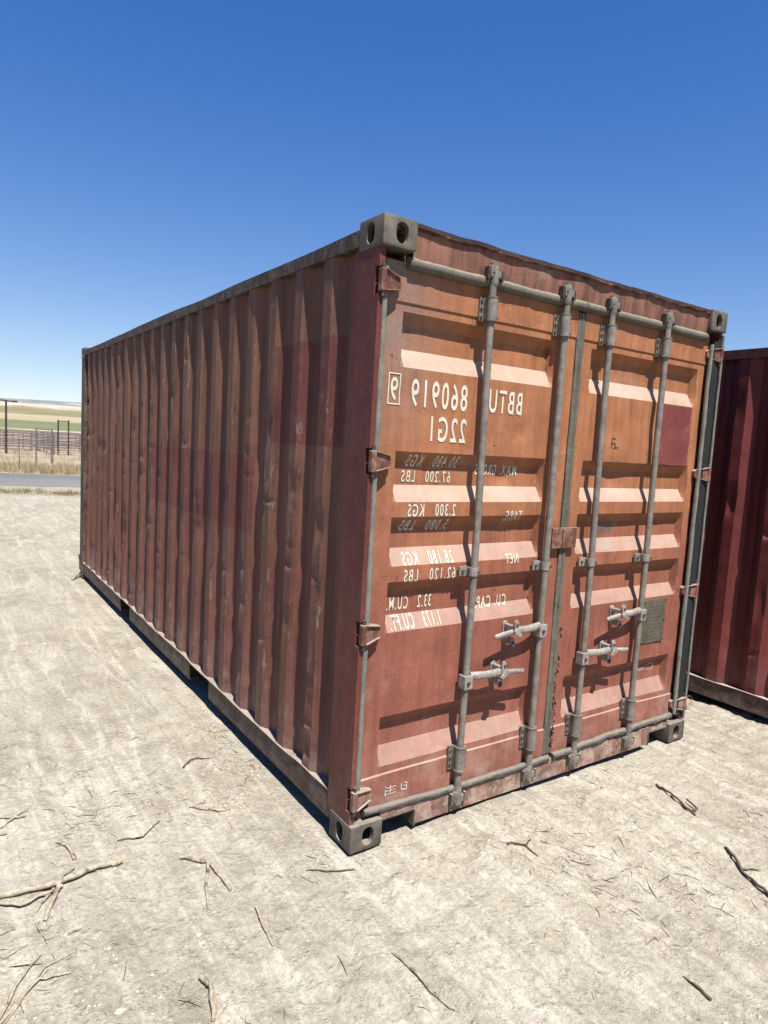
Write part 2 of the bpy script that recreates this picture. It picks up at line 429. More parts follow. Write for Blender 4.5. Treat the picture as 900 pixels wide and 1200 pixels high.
def sand_mat():
    n = NT('sand_and_range')
    big = n.noise(0.9, 5, 0.6); mid = n.noise(6, 6, 0.65); fin = n.noise(55, 5, 0.7); gr = n.noise(260, 3, 0.6)
    stk = n.noise(1.0, 6, 0.65, sc=(9, 1.1, 1), off=(2, 0, 0), dist=1.2)
    c = n.mix(n.rng(big, 0.35, 0.65), lin(166, 157, 140), lin(184, 176, 158))
    c = n.mix(n.rng(mid, 0.35, 0.7, 0, 0.7), c, lin(197, 190, 174))
    c = n.mix(n.rng(stk, 0.5, 0.7, 0, 0.55), c, lin(208, 202, 187))
    c = n.scale(c, n.rng(stk, 0.36, 0.64, 0.9, 1.06))
    c = n.scale(c, n.rng(fin, 0.3, 0.68, 0.70, 1.18, False))
    c = n.scale(c, n.rng(gr, 0.3, 0.7, 0.86, 1.1, False))
    c = n.mix(n.rng(n.noise(38, 6, 0.75, off=(5, 1, 2)), 0.60, 0.70, 0, 0.6), c, lin(104, 91, 75))
    c = n.mix(n.rng(n.noise(130, 4, 0.7, off=(1, 7, 2)), 0.63, 0.70, 0, 0.55), c, lin(98, 86, 72))
    c = n.mix(n.rng(n.noise(85, 4, 0.7, off=(8, 2, 2)), 0.62, 0.70, 0, 0.7), c, lin(214, 208, 194))
    # beyond the road: dry grass, then fields and bare hills with distance
    vx = n.math('ADD', n.x, 1.4); vy = n.math('ADD', n.y, 2.2)
    r = n.math('SQRT', n.math('ADD', n.math('MULTIPLY', vx, vx), n.math('MULTIPLY', vy, vy)))
    j = n.noise(0.012, 5, 0.6)
    rr = n.math('MULTIPLY', r, n.rng(j, 0.2, 0.8, 0.72, 1.28, False))
    lg = n.math('DIVIDE', n.math('LOGARITHM', n.math('MAXIMUM', rr, 1.0), 10.0), 4.0)
    L = lambda d: math.log10(d) / 4
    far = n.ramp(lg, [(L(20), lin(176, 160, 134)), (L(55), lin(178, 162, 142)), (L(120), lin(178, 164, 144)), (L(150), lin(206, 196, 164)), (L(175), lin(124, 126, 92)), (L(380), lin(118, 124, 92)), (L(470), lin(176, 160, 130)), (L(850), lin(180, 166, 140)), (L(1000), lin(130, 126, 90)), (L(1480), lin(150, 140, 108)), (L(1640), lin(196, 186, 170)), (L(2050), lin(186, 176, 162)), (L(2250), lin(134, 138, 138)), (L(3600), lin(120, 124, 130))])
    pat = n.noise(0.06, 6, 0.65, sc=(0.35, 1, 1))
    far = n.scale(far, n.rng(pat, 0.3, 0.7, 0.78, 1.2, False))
    edge = n.math('ADD', n.y, n.math('ADD', n.math('MULTIPLY', n.x, 0.19), n.math('MULTIPLY', n.math('SUBTRACT', n.noise(1.2, 4), 0.5), 1.2)))
    c = n.mix(n.rng(edge, 16.0, 17.4), c, far)
    c = n.mix(n.rng(n.math('ABSOLUTE', n.math('ADD', edge, -16.4)), 0.25, 0.8, n.rng(n.noise(5, 5), 0.4, 0.6, 0.1, 0.75), 0.0) if False else n.math('MULTIPLY', n.rng(n.math('ABSOLUTE', n.math('ADD', edge, -16.6)), 0.15, 0.8, 1, 0), n.rng(n.noise(5, 5), 0.4, 0.6, 0.1, 0.75)), c, lin(122, 112, 84))
    h = n.math('ADD', n.math('MULTIPLY', fin, 0.6), n.math('ADD', n.math('MULTIPLY', gr, 0.22), n.math('MULTIPLY', n.noise(22, 6, 0.7), 0.8)))
    g1 = n.math('MULTIPLY', n.rng(n.voro(34), 0.0, 0.55, 1, 0), n.rng(n.noise(13, 4, 0.6, off=(2, 9, 1)), 0.48, 0.62))
    g2 = n.math('MULTIPLY', n.rng(n.voro(95, (3, 1, 2)), 0.0, 0.5, 1, 0), n.rng(n.noise(24, 4, 0.6, off=(7, 1, 4)), 0.45, 0.6))
    h = n.math('ADD', h, n.math('ADD', n.math('MULTIPLY', g1, 0.8), n.math('MULTIPLY', g2, 0.5)))
    n.bump(h, 0.6, 0.02)
    return n.done(c, 0.95, 0, 0.1)
M['sand'] = sand_mat()
ground = link('ground', me, 'sand')
tag(ground, 'pale dusty sand with drag marks, running out to dry fields and low hills', 'ground', kind='structure')

# ------------------------------------------------------------------ road
def road_mat():
    n = NT('asphalt')
    c = n.mix(n.rng(n.noise(0.35, 5, 0.6, sc=(0.25, 1, 1)), 0.3, 0.7), lin(112, 110, 108), lin(128, 126, 122))
    c = n.mix(n.rng(n.noise(0.8, 5, 0.65, sc=(0.12, 1.3, 1), off=(4, 2, 0)), 0.57, 0.66, 0, 0.7), c, lin(162, 158, 150))
    c = n.scale(c, n.rng(n.noise(60, 4, 0.7), 0.3, 0.7, 0.85, 1.12, False))
    e = n.math('ABSOLUTE', n.math('ADD', n.y, n.math('MULTIPLY', n.math('SUBTRACT', n.noise(1.5, 4), 0.5), 0.5)))
    c = n.mix(n.rng(e, 2.45, 2.75, 0, 0.6), c, lin(182, 168, 142))
    n.bump(n.noise(120, 3), 0.3, 0.01)
    return n.done(c, 0.85)
M['asphalt'] = road_mat()
mb = MB()
xs = np.linspace(-260, 260, 131); ys = np.array([-3.3, -2.75, -1.4, 0, 1.4, 2.75, 3.3]); zs = np.array([-0.10, 0.07, 0.10, 0.115, 0.10, 0.07, -0.10])
V = np.zeros((len(xs), len(ys), 3)); V[:, :, 0] = xs[:, None]; V[:, :, 1] = ys[None, :]; V[:, :, 2] = zs[None, :]
V[:, 1, 1] += 0.12 * vnoise(xs / 3, xs * 0, 0, 3); V[:, -2, 1] += 0.12 * vnoise(xs / 3, xs * 0, 0, 4)
mb.grid(V)
road = mb.build('road', 'asphalt', smooth=40)
road.location = (1.3, 20.1, 0.0); road.rotation_euler = (0, 0, -0.19)
tag(road, 'grey asphalt road crossing behind the container', 'road', kind='structure')

# ------------------------------------------------------------------ container parts
YD, DEP = 0.055, 0.04         # door skin plane, depth of its pressed recesses
PROF = [(0.10, -0.006), (0.285, -0.006), (0.291, 0), (0.322, 0), (0.402, 1), (0.500, 1), (0.548, 0), (0.918, 0), (0.985, 1), (1.088, 1), (1.138, 0), (1.205, 0), (1.278, 1), (1.366, 1), (1.414, 0),
        (1.478, 0), (1.548, 1), (1.640, 1), (1.690, 0), (2.032, 0), (2.108, 1), (2.205, 1), (2.252, 0), (2.283, 0), (2.288, -0.006), (2.44, -0.006)]
PZ = np.array([p[0] for p in PROF]); PD = np.array([p[1] * (DEP if p[1] > 0 else 1) for p in PROF])
LEFT = (0.052, 1.196, 0.165, 1.045); RIGHT = (1.252, 2.350, 1.335, 2.262)

def door_surface(x, z, dr):
    x = np.asarray(x, float); z = np.asarray(z, float)
    d = np.interp(z, PZ, PD)
    k = np.clip((x - dr[2] + 0.012) / 0.016, 0, 1) * np.clip((dr[3] + 0.012 - x) / 0.016, 0, 1)
    d = np.where(d > 0, d * k, d)
    dent = 0.0035 * vnoise(x / 0.28, z / 0.24, 0, 41) + 0.0016 * vnoise(x / 0.09, z / 0.08, 0, 43)
    for (cx, cz, r, a) in ((0.80, 1.60, 0.07, 0.012), (1.62, 1.62, 0.09, 0.016), (0.86, 1.80, 0.05, 0.008), (0.40, 1.53, 0.06, 0.007), (1.50, 1.20, 0.1, 0.008), (2.0, 0.27, 0.12, 0.012), (0.45, 0.72, 0.12, 0.009), (1.9, 1.9, 0.1, 0.006)):
        dent = dent + a * np.exp(-(((x - cx) / r) ** 2 + ((z - cz) / (r * 0.7)) ** 2))
    return YD + d + dent

def door_panel(dr, parent, mat):
    xs = set(np.arange(dr[0], dr[1], 0.02).tolist() + [dr[1]])
    for e in (dr[2] - 0.012, dr[2] + 0.004, dr[3] - 0.004, dr[3] + 0.012): xs.add(e)
    xs = np.array(sorted(xs)); zs = []
    for a, b in zip(PZ[:-1], PZ[1:]):
        zs += np.linspace(a, b, max(2, int((b - a) / 0.02) + 1))[:-1].tolist()
    zs = np.array(zs + [PZ[-1]])
    X, Z = np.meshgrid(xs, zs, indexing='ij')
    Y = door_surface(X, Z, dr)
    mb = MB(); mb.grid(np.stack([X, Y, Z], -1))
    # turned edges so the leaf has thickness
    for i, fl in ((0, True), (-1, False)):
        e = np.stack([np.stack([X[i], Y[i], Z[i]], -1), np.stack([X[i], Y[i] * 0 + YD + 0.05, Z[i]], -1)], 0); mb.grid(e)
    for j in (0, -1):
        e = np.stack([np.stack([X[:, j], Y[:, j], Z[:, j]], -1), np.stack([X[:, j], Y[:, j] * 0 + YD + 0.05, Z[:, j]], -1)], 0); mb.grid(e)
    o = mb.build('door', mat, parent, smooth=13)
    MB().box(dr[0] + 0.01, dr[1] - 0.01, YD + 0.075, YD + 0.09, 0.11, 2.43).build('inner_skin', 'underside', o)
    return o

def text_mesh(body):
    cu = bpy.data.curves.new('t', 'FONT'); cu.body = body; cu.size = 1; cu.offset = 0.013; cu.resolution_u = 5
    cu.space_character = 1.26
    ob = bpy.data.objects.new('t', cu); col.objects.link(ob)
    dg = bpy.context.evaluated_depsgraph_get()
    me = bpy.data.meshes.new_from_object(ob.evaluated_get(dg))
    bpy.data.objects.remove(ob); bpy.data.curves.remove(cu)
    me.materials.clear()
    return me

def lay_on_door(bm, dr, lift):
    c0 = np.array([v.co[:] for v in bm.verts]); lo, hi = c0.min(0), c0.max(0)
    cuts = [z for z in PZ if lo[2] < z < hi[2]] + list(np.arange(lo[2] + 0.013, hi[2], 0.02))
    for z in cuts:
        bmesh.ops.bisect_plane(bm, geom=bm.verts[:] + bm.edges[:] + bm.faces[:], plane_co=(0, 0, z), plane_no=(0, 0, 1))
    for x in np.arange(lo[0] + 0.013, hi[0], 0.025):
        bmesh.ops.bisect_plane(bm, geom=bm.verts[:] + bm.edges[:] + bm.faces[:], plane_co=(x, 0, 0), plane_no=(1, 0, 0))
    co = np.array([v.co[:] for v in bm.verts])
    yy = door_surface(co[:, 0], co[:, 2], dr) - lift
    for v, q in zip(bm.verts, yy): v.co.y = q

def lettering(body, x0, x1, z0, z1, parent, dr, name='lettering', mat='white'):
    """painted line, reversed left to right as on the doors; each word or number is a piece of its own"""
    me = text_mesh(body)
    co = np.array([v.co[:] for v in me.vertices]); lo, hi = co.min(0), co.max(0)
    xs = np.sort(co[:, 0]); gaps = np.diff(xs); cut = []
    if '   ' in body or ' ' in body: cut = [(xs[i] + xs[i + 1]) / 2 for i in np.argsort(gaps)[::-1][:1]]
    bounds = [lo[0] - 1] + cut + [hi[0] + 1]
    for b0, b1 in zip(bounds[:-1], bounds[1:]):
        bm = bmesh.new(); bm.from_mesh(me)
        bmesh.ops.delete(bm, geom=[v for v in bm.verts if not b0 < v.co.x < b1], context='VERTS')
        for v in bm.verts:
            u = (v.co.x - lo[0]) / (hi[0] - lo[0]); w = (v.co.y - lo[1]) / (hi[1] - lo[1])
            v.co = Vector((x1 - u * (x1 - x0), 0, z0 + w * (z1 - z0)))
        bmesh.ops.triangulate(bm, faces=bm.faces)
        lay_on_door(bm, dr, 0.0026)
        bmesh.ops.recalc_face_normals(bm, faces=bm.faces)
        m2 = bpy.data.meshes.new(name); bm.to_mesh(m2); bm.free()
        link(name, m2, mat, parent)
    bpy.data.meshes.remove(me)

def strokes(polys, width, parent, dr, name, mat='chalk'):
    mb = MB()
    for pl in polys:
        for (a, b) in zip(pl[:-1], pl[1:]):
            d = Vector((b[0] - a[0], 0, b[1] - a[1])); nrm = Vector((-d.z, 0, d.x)).normalized() * width / 2
            A = Vector((a[0], 0, a[1])); B = Vector((b[0], 0, b[1])); t = d.normalized() * width * 0.3
            mb.add([A - nrm - t, B - nrm + t, B + nrm + t, A + nrm - t], [(0, 1, 2, 3)])
    me = bpy.data.meshes.new(name); me.from_pydata(mb.v, [], mb.f)
    bm = bmesh.new(); bm.from_mesh(me); lay_on_door(bm, dr, 0.0029); bm.to_mesh(me); bm.free()
    return link(name, me, mat, parent)

# one casting by boolean: bevelled block, oval holes, hollow inside
def oval(mb, axis, cu, cv, w, h, a, b, seg=20):
    r = min(w, h) / 2; pts = []
    for k in range(seg):
        th = 2 * math.pi * k / seg + math.pi / seg
        u, v = math.cos(th) * r, math.sin(th) * r
        if w > h: u += math.copysign((w - h) / 2, u)
        else: v += math.copysign((h - w) / 2, v)
        pts.append((cu + u, cv + v))
    return mb.prism(pts, axis, a, b)

def make_casting():
    base = MB().box(0, 0.162, 0, 0.178, 0, 0.118).build('corner_casting', 'casting', bevel=0.009)
    cuts = [MB().box(0.024, 0.150, 0.024, 0.166, 0.02, 0.098),
            oval(MB(), 'y', 0.088, 0.060, 0.058, 0.082, -0.05, 0.06),
            oval(MB(), 'x', 0.092, 0.060, 0.056, 0.082, -0.05, 0.06),
            oval(MB(), 'z', 0.096, 0.100, 0.050, 0.100, -0.05, 0.06)]
    obs = []
    for c in cuts:
        o = c.build('cutter', None); obs.append(o)
        md = base.modifiers.new('b', 'BOOLEAN'); md.operation = 'DIFFERENCE'; md.object = o; md.solver = 'EXACT'
    dg = bpy.context.evaluated_depsgraph_get()
    me = bpy.data.meshes.new_from_object(base.evaluated_get(dg))
    for o in obs + [base]: bpy.data.objects.remove(o)
    me.shade_smooth(); me.set_sharp_from_angle(angle=math.radians(40))
    return me
CAST = make_casting()

def casting_at(sx, sy, sz):
    me = CAST.copy(); co = np.empty(len(me.vertices) * 3); me.vertices.foreach_get('co', co); co = co.reshape(-1, 3)
    if sx: co[:, 0] = CW - co[:, 0]
    if sy: co[:, 1] = CL - co[:, 1]
    if sz: co[:, 2] = CH - co[:, 2]
    me.vertices.foreach_set('co', co.ravel())
    if (sx + sy + sz) % 2: me.flip_normals()
    me.update(); return me

def corrugated(seed, y0, y1, phase, z0, z1, dents=True):
    """side sheet in the x/y plane at x = 0: flats 72/70 mm, webs 68 mm, 36 mm deep"""
    P = 0.278; ys, ds = [], []
    k = 0; y = y0 - P + phase
    corners = [(0, 0), (0.072, 0), (0.140, 1), (0.210, 1), (0.278, 0)]
    while y < y1:
        for (a, da), (b, db) in zip(corners[:-1], corners[1:]):
            nn = 3
            for i in range(nn):
                ys.append(y + a + (b - a) * i / nn); ds.append(da + (db - da) * i / nn)
        y += P
    ys, ds = np.array(ys), np.array(ds)
    keep = (ys > y0) & (ys < y1)
    ys = np.concatenate([[y0], ys[keep], [y1]]); ds = np.concatenate([[ds[keep][0]], ds[keep], [ds[keep][-1]]])
    zs = np.linspace(z0, z1, 230)
    Yg, Zg = np.meshgrid(ys, zs, indexing='ij'); Dg = np.repeat(ds[:, None], len(zs), 1)
    Xg = 0.011 + Dg * 0.040
    Xg = Xg + 0.004 * vnoise(Yg / 1.1, Zg / 0.9, 0, seed) + 0.0007 * vnoise(Yg / 0.10, Zg / 0.07, 0, seed + 1)
    if dents:
        rnd = random.Random(seed)
        n = int((y1 - y0) / P)
        for i in range(n + 1):
            yc = y0 - P + phase + i * P + 0.036
            for j in range(rnd.choice((3, 4, 5, 6, 8))):
                zc = z0 + (z1 - z0) * min(0.97, abs(rnd.gauss(0.42, 0.27))); rz = rnd.choice((0.02, 0.03, 0.05, 0.10)) * rnd.uniform(0.8, 1.3); ry = rnd.uniform(0.03, 0.05); am = rnd.uniform(0.004, 0.011) * (1.6 if rz > 0.04 else 1)
                yo = rnd.uniform(-0.03, 0.05)
                Xg = Xg + am * np.exp(-(np.abs((Zg - zc) / rz) ** 3.0) - ((Yg - yc - yo) / ry) ** 2) * (1 - 0.7 * Dg)
                Yg = Yg + rnd.uniform(-0.004, 0.004) * np.exp(-((Zg - zc) / (rz * 1.6)) ** 2 - ((Yg - yc) / 0.08) ** 2)
    Xg = np.maximum(Xg, 0.005)
    return np.stack([Xg, Yg, Zg], -1)

HZ_L = (2.345, 1.645, 0.938, 0.225)

def corner_post(mirror, mat, parent):
    mb = MB()
    x = lambda a: CW - a if mirror else a
    def seg(y0, z0, z1):
        a, b = sorted((x(0.004), x(0.030))); mb.box(a, b, y0, 0.205, z0, z1)
    cuts = sorted((h - 0.052, h + 0.052) for h in HZ_L)
    z = 0.116
    for a, b in cuts:
        seg(0.022, z, a); seg(0.052, a, b); z = b
    seg(0.022, z, 2.476)
    a, b = sorted((x(0.030), x(0.16))); mb.box(a, b, 0.125, 0.170, 0.117, 2.475)     # inner part of the post behind the leaf
    mb.build('corner_post', mat, parent)

def hinge(door, xp, zc, sgn, mat='hinge'):
    """knuckle on the post, tapering blade welded to the leaf"""
    mb = MB()
    poly = [(0.000, -0.042), (0.020, -0.040), (0.088, -0.024), (0.098, -0.012), (0.098, 0.016), (0.088, 0.026), (0.020, 0.040), (0.000, 0.042)]
    n = len(poly); vs = []
    for t, yy in ((0, 0), (1, 0)):
        for u, w in poly:
            f = u / 0.098
            front = 0.004 + f * 0.030; back = YD + 0.004
            vs.append((xp + sgn * u, front if t == 0 else back, zc + w * (1.0 if t == 0 else 0.98)))
    mb.add(vs, [tuple(range(n)), tuple(range(2 * n - 1, n - 1, -1))] + [(i, n + i, n + (i + 1) % n, (i + 1) % n) for i in range(n)])
    for e in (-1, 1):        # raised lips along the blade's two edges
        q = [(0.006, 0.042), (0.088, 0.026), (0.088, 0.021), (0.006, 0.036)]
        mb.add([(xp + sgn * u, 0.004 + u / 0.098 * 0.030 - dd, zc + e * w) for dd in (0.009, -0.004) for u, w in q],
               [(0, 1, 2, 3), (7, 6, 5, 4), (0, 4, 5, 1), (1, 5, 6, 2), (2, 6, 7, 3), (3, 7, 4, 0)])
    h = mb.build('hinge', mat, door, bevel=0.0025)
    MB().box(min(xp - sgn * 0.018, xp + sgn * 0.006), max(xp - sgn * 0.018, xp + sgn * 0.006), 0.000, 0.026, zc - 0.043, zc + 0.043).build('hinge_knuckle', mat, door, bevel=0.005)
    MB().tube([(xp - sgn * 0.003, 0.013, zc - 0.062), (xp - sgn * 0.003, 0.013, zc + 0.062)], 0.008, 10).build('hinge_pin', 'bolt', door, smooth=50)

def bolt_on(mb, x, y, z, r=0.007):
    mb.tube([(x, y + 0.004, z), (x, y - 0.006, z)], r, 6)

def locking_rod(door, x, dr, hz, side, rnd):
    yr = 0.012
    zs = np.linspace(0.065, 2.515, 26)
    pts = [(x + 0.003 * math.sin(z * 2.1 + x * 9), yr + 0.002 * math.sin(z * 3.3 + x), z) for z in zs]
    MB().tube(pts, 0.0168, 14).build('locking_rod', 'galv', door, smooth=50)
    # bearing sleeves, top and bottom, with flange and bolts
    for zc, hh in ((2.322, 0.052), (0.285, 0.058)):
        mb = MB(); mb.tube([(x, yr, zc - hh), (x, yr, zc - hh + 0.006), (x, yr, zc - hh + 0.0065), (x, yr, zc + hh - 0.0065), (x, yr, zc + hh - 0.006), (x, yr, zc + hh)], [0.027, 0.027, 0.025, 0.025, 0.027, 0.027], 16)
        mb.box(x - 0.024, x + 0.024, yr + 0.012, YD + 0.002, zc - hh + 0.008, zc + hh - 0.008)
        mb.box(x - 0.046, x + 0.046, YD - 0.016, YD - 0.004, zc - hh + 0.002, zc + hh - 0.002)
        mb.build('rod_bearing', 'galv', door, smooth=45)
        mb = MB()
        for sx in (-0.037, 0.037):
            for sz in (-0.034, 0.0, 0.034): bolt_on(mb, x + sx, YD - 0.016, zc + sz, 0.0065)
        for sz in (-0.036, 0.036): mb.tube([(x + 0.019, yr - 0.012, zc + sz), (x + 0.024, yr - 0.019, zc + sz)], 0.005, 6)
        tag(mb.build('bearing_bolts', 'bolt', door), kind='stuff')
    # cam ends and their keepers
    for zc, s in ((2.468, 1), (0.093, -1)):
        mb = MB(); mb.tube([(x, yr, zc - 0.05 * s), (x, yr, zc - 0.03 * s), (x, yr, zc + 0.028 * s), (x, yr, zc + 0.034 * s)], [0.0175, 0.021, 0.021, 0.016], 12)
        mb.prism([(x - 0.030, yr - 0.014), (x + 0.024, yr - 0.020), (x + 0.036, yr - 0.004), (x + 0.030, yr + 0.010), (x - 0.012, yr + 0.016)], 'z', zc - 0.014, zc + 0.016)
        mb.prism([(x - 0.036, yr - 0.002), (x - 0.018, yr - 0.022), (x - 0.004, yr - 0.016), (x - 0.010, yr + 0.012)], 'z', zc + 0.004, zc + 0.036)
        mb.build('rod_cam', 'galv', door, smooth=35, bevel=0.002)
        mb = MB(); mb.box(x - 0.045, x - 0.031, -0.002, 0.03, zc - 0.026, zc + 0.03); mb.box(x + 0.038, x + 0.050, 0.002, 0.03, zc - 0.024, zc + 0.022); mb.box(x - 0.045, x + 0.050, 0.021, 0.031, zc - 0.028, zc + 0.032)
        mb.build('cam_keeper', 'bolt' if s > 0 else 'gasket', door, bevel=0.003)
    # middle guide
    mb = MB(); mb.tube([(x, yr, 1.148), (x, yr, 1.186)], 0.0235, 14); mb.box(x - 0.020, x + 0.020, yr, YD + 0.004, 1.150, 1.184)
    mb.box(x - 0.062, x - 0.015, YD - 0.022, YD - 0.012, 1.145, 1.189); mb.build('rod_guide', 'galv_light', door, smooth=45)
    mb = MB(); bolt_on(mb, x - 0.045, YD - 0.024, 1.167, 0.007); bolt_on(mb, x + 0.012, yr - 0.022, 1.167, 0.006); tag(mb.build('guide_bolts', 'bolt', door), kind='stuff')
    # handle: hub clamped on the rod, lever, drooping grip
    s = side
    mb = MB(); mb.box(x - 0.024, x + 0.024, yr - 0.026, yr + 0.022, hz - 0.030, hz + 0.034); mb.build('handle_hub', 'galv_light', door, bevel=0.004)
    mb = MB(); bolt_on(mb, x - 0.004, yr - 0.028, hz + 0.002, 0.009); mb.build('hub_bolt', 'bolt', door)
    dz = 0.010
    path = [(0.020, 0.004, -0.012, 0.015), (0.06, 0.004, -0.022, 0.015), (0.11, 0.002, -0.026, 0.0135), (0.15, 0.002, -0.026, 0.0145), (0.195, 0.002, -0.026, 0.0145), (0.215, 0.000, -0.028, 0.0095), (0.29, -0.004, -0.036, 0.0092), (0.335, -0.008, -0.040, 0.0088), (0.341, -0.008, -0.040, 0.005)]
    mb = MB(); mb.tube([(x + s * a, yr + b + 0.005, hz + dz + c + 0.012) for a, c, b, r in path], [q[3] for q in path], 10, flat=1.35)
    mb.build('handle_lever', 'galv_light', door, smooth=50)
    # retainer and catch on the door skin
    xc = x + s * 0.205
    mb = MB(); oval(mb, 'y', xc, hz + 0.012, 0.034, 0.10, YD - 0.010, YD + 0.006, 14)
    lug = [(xc + 0.0135 * math.cos(t), hz + 0.066 + 0.016 * math.sin(t)) for t in np.linspace(0, math.pi, 7)] + [(xc - 0.0135, hz + 0.020), (xc + 0.0135, hz + 0.020)]
    mb.prism(lug, 'y', -0.030, -0.018); mb.box(xc - 0.012, xc + 0.012, -0.0175, YD, hz + 0.030, hz + 0.050)
    mb.prism([(xc - 0.030 * s, hz + 0.008), (xc - 0.018 * s, hz - 0.002), (xc + 0.022 * s, hz + 0.018), (xc + 0.024 * s, hz + 0.032), (xc + 0.004 * s, hz + 0.046)], 'y', -0.042, -0.031)
    mb.prism([(xc - 0.013, hz - 0.040), (xc + 0.009, hz - 0.044), (xc + 0.015, hz - 0.014), (xc - 0.015, hz - 0.010)], 'y', -0.010, YD)
    mb.build('handle_retainer', 'galv_light', door, bevel=0.003)
    mb = MB(); bolt_on(mb, xc, -0.027, hz + 0.058, 0.008); bolt_on(mb, xc + 0.003, -0.034, hz + 0.022, 0.007); mb.tube([(xc, -0.010, hz - 0.050), (xc, -0.006, hz - 0.028)], 0.010, 8)
    tag(mb.build('retainer_bolts', 'bolt', door), kind='stuff')

def rough_tube(p0, p1, n, r, seed, sag=0.0, jit=0.10, rough=1.0):
    rnd = random.Random(seed); pts = []
    for i in range(n):
        t = i / (n - 1); p = Vector(p0).lerp(Vector(p1), t)
        q = float(fbm(t * 9, seed, 0, 3, seed)) * 0.003 * rough
        pts.append((p.x, p.y + q, p.z - sag * math.sin(math.pi * t) + float(fbm(t * 8, seed + 5, 0, 3, seed)) * 0.004 * rough))
    return MB().tube(pts, [r * (1 + 0.12 * rough * float(vnoise(i * 0.6, seed, 0, 1))) for i in range(n)], 10, jit, rnd)

def build_container(name, loc, red, seed):
    root = empty(name, loc)
    side, rail, post, doorm, head, sill = ('side', 'rail', 'post', 'door', 'header', 'sill') if red else ('side_dark', 'rail_dark', 'side_dark', 'side_dark', 'side_dark', 'rail_dark')
    for sx in (0, 1):
        for sy in (0, 1):
            for sz in (0, 1):
                link('corner_casting', casting_at(sx, sy, sz), 'casting' if (red or sz == 0) else 'rail_dark', root)
    for mir in (0, 1):
        corner_post(mir, post, root)
        a, b = (0.004, 0.10) if not mir else (CW - 0.10, CW - 0.004)
        MB().box(a, b, CL - 0.172, CL - 0.006, 0.116, 2.476).build('rear_post', post if not red else 'rail', root)
    # side sheets
    for mir in (0, 1):
        V = corrugated(seed + mir * 50, 0.206, CL - 0.168, 0.189 if red else 0.180, 0.17, 2.52)
        if mir: V[:, :, 0] = CW - V[:, :, 0]
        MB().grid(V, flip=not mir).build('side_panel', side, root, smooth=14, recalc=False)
        # top rail: slightly wavy square tube
        n = 80; ys = np.linspace(0.176, CL - 0.176, n); W = np.zeros((n, 5, 3))
        prof = [(0.002, 2.500), (0.002, 2.560), (0.060, 2.562), (0.060, 2.500), (0.002, 2.500)]
        for j, (px, pz) in enumerate(prof):
            W[:, j, 0] = px + 0.0035 * vnoise(ys / 0.5, ys * 0, 0, seed + mir)
            W[:, j, 1] = ys; W[:, j, 2] = pz + 0.005 * vnoise(ys / 0.7, ys * 0 + (j in (0, 3, 4)), 0, seed + 3 + mir)
        W[:, 4] = W[:, 0]
        if mir: W[:, :, 0] = CW - W[:, :, 0]
        MB().grid(W).build('top_rail', rail, root, smooth=40)
        # bottom rail: channel with a lip, broken by two fork pockets
        def rb(mbx, x0, x1, y0, y1, z0, z1):
            if mir: x0, x1 = CW - x1, CW - x0
            mbx.box(x0, x1, y0, y1, z0, z1)
        pk = [(1.73, 2.10), (3.73, 4.07)]
        edges = [0.170, pk[0][0], pk[0][1], pk[1][0], pk[1][1], CL - 0.170]
        for a, b in ((edges[0], edges[1]), (edges[2], edges[3]), (edges[4], edges[5])):
            mb = MB(); rb(mb, 0.006, 0.012, a, b, 0.062, 0.176)
            rb(mb, 0.0125, 0.050, a, b, 0.062, 0.068)
            mb.build('bottom_rail', rail, root)
        n = 150; ys = np.linspace(0.172, CL - 0.172, n); W = np.zeros((n, 5, 3))
        for j, (px, pz) in enumerate([(0.002, 0.177), (0.002, 0.185), (0.056, 0.186), (0.056, 0.179), (0.002, 0.177)]):
            W[:, j, 0] = px + (0.003 * vnoise(ys / 0.12, ys * 0, 0, seed + 9) if j in (0, 1, 4) else 0); W[:, j, 1] = ys; W[:, j, 2] = pz + 0.004 * vnoise(ys / 0.25, ys * 0, 0, seed + 6)
        if mir: W[:, :, 0] = CW - W[:, :, 0]
        MB().grid(W).build('rail_lip', rail, root, smooth=30)
        for a, b in pk:
            for q0, q1 in ((a - 0.006, a), (b, b + 0.006)):
                mb = MB(); rb(mb, 0.013, 0.6, q0, q1, 0.070, 0.172); mb.build('fork_pocket_wall', 'underside', root)
    # floor, cross members, roof, far end
    MB().box(0.062, CW - 0.062, 0.13, CL - 0.13, 0.135, 0.17).build('floor', 'underside', root)
    for y in np.arange(0.5, 5.8, 0.4): MB().box(0.07, CW - 0.07, y, y + 0.05, 0.075, 0.132).build('cross_member', 'underside', root)
    xs = np.linspace(0.064, CW - 0.064, 8); ys = np.linspace(0.09, CL - 0.09, 120); Xr, Yr = np.meshgrid(xs, ys, indexing='ij')
    Zr = 2.556 + 0.010 * (np.abs(((Yr / 0.209) % 1) - 0.5) > 0.25) + 0.004 * vnoise(Xr, Yr, 0, 3)
    MB().grid(np.stack([Xr, Yr, Zr], -1)).build('roof_panel', 'roof' if red else 'rail_dark', root)
    xs = np.linspace(0.102, CW - 0.102, 90); zs = np.linspace(0.16, 2.5, 30); Xr, Zr = np.meshgrid(xs, zs, indexing='ij')
    Yr = CL - 0.05 - 0.04 * np.clip(np.abs(((Xr / 0.25) % 1) - 0.5) * 6 - 1, 0, 1)
    MB().grid(np.stack([Xr, Yr, Zr], -1)).build('end_panel', side, root)
    for z0, z1 in ((2.48, 2.562), (0.06, 0.17)): MB().box(0.164, CW - 0.164, CL - 0.07, CL - 0.004, z0, z1).build('end_rail', rail, root)
    # header with a battered upper edge
    n = 120; xs = np.linspace(0.164, CW - 0.164, n); W = np.zeros((n, 6, 3))
    wav = 0.0035 * fbm(xs / 0.16, xs * 0, 0, 3, 5)
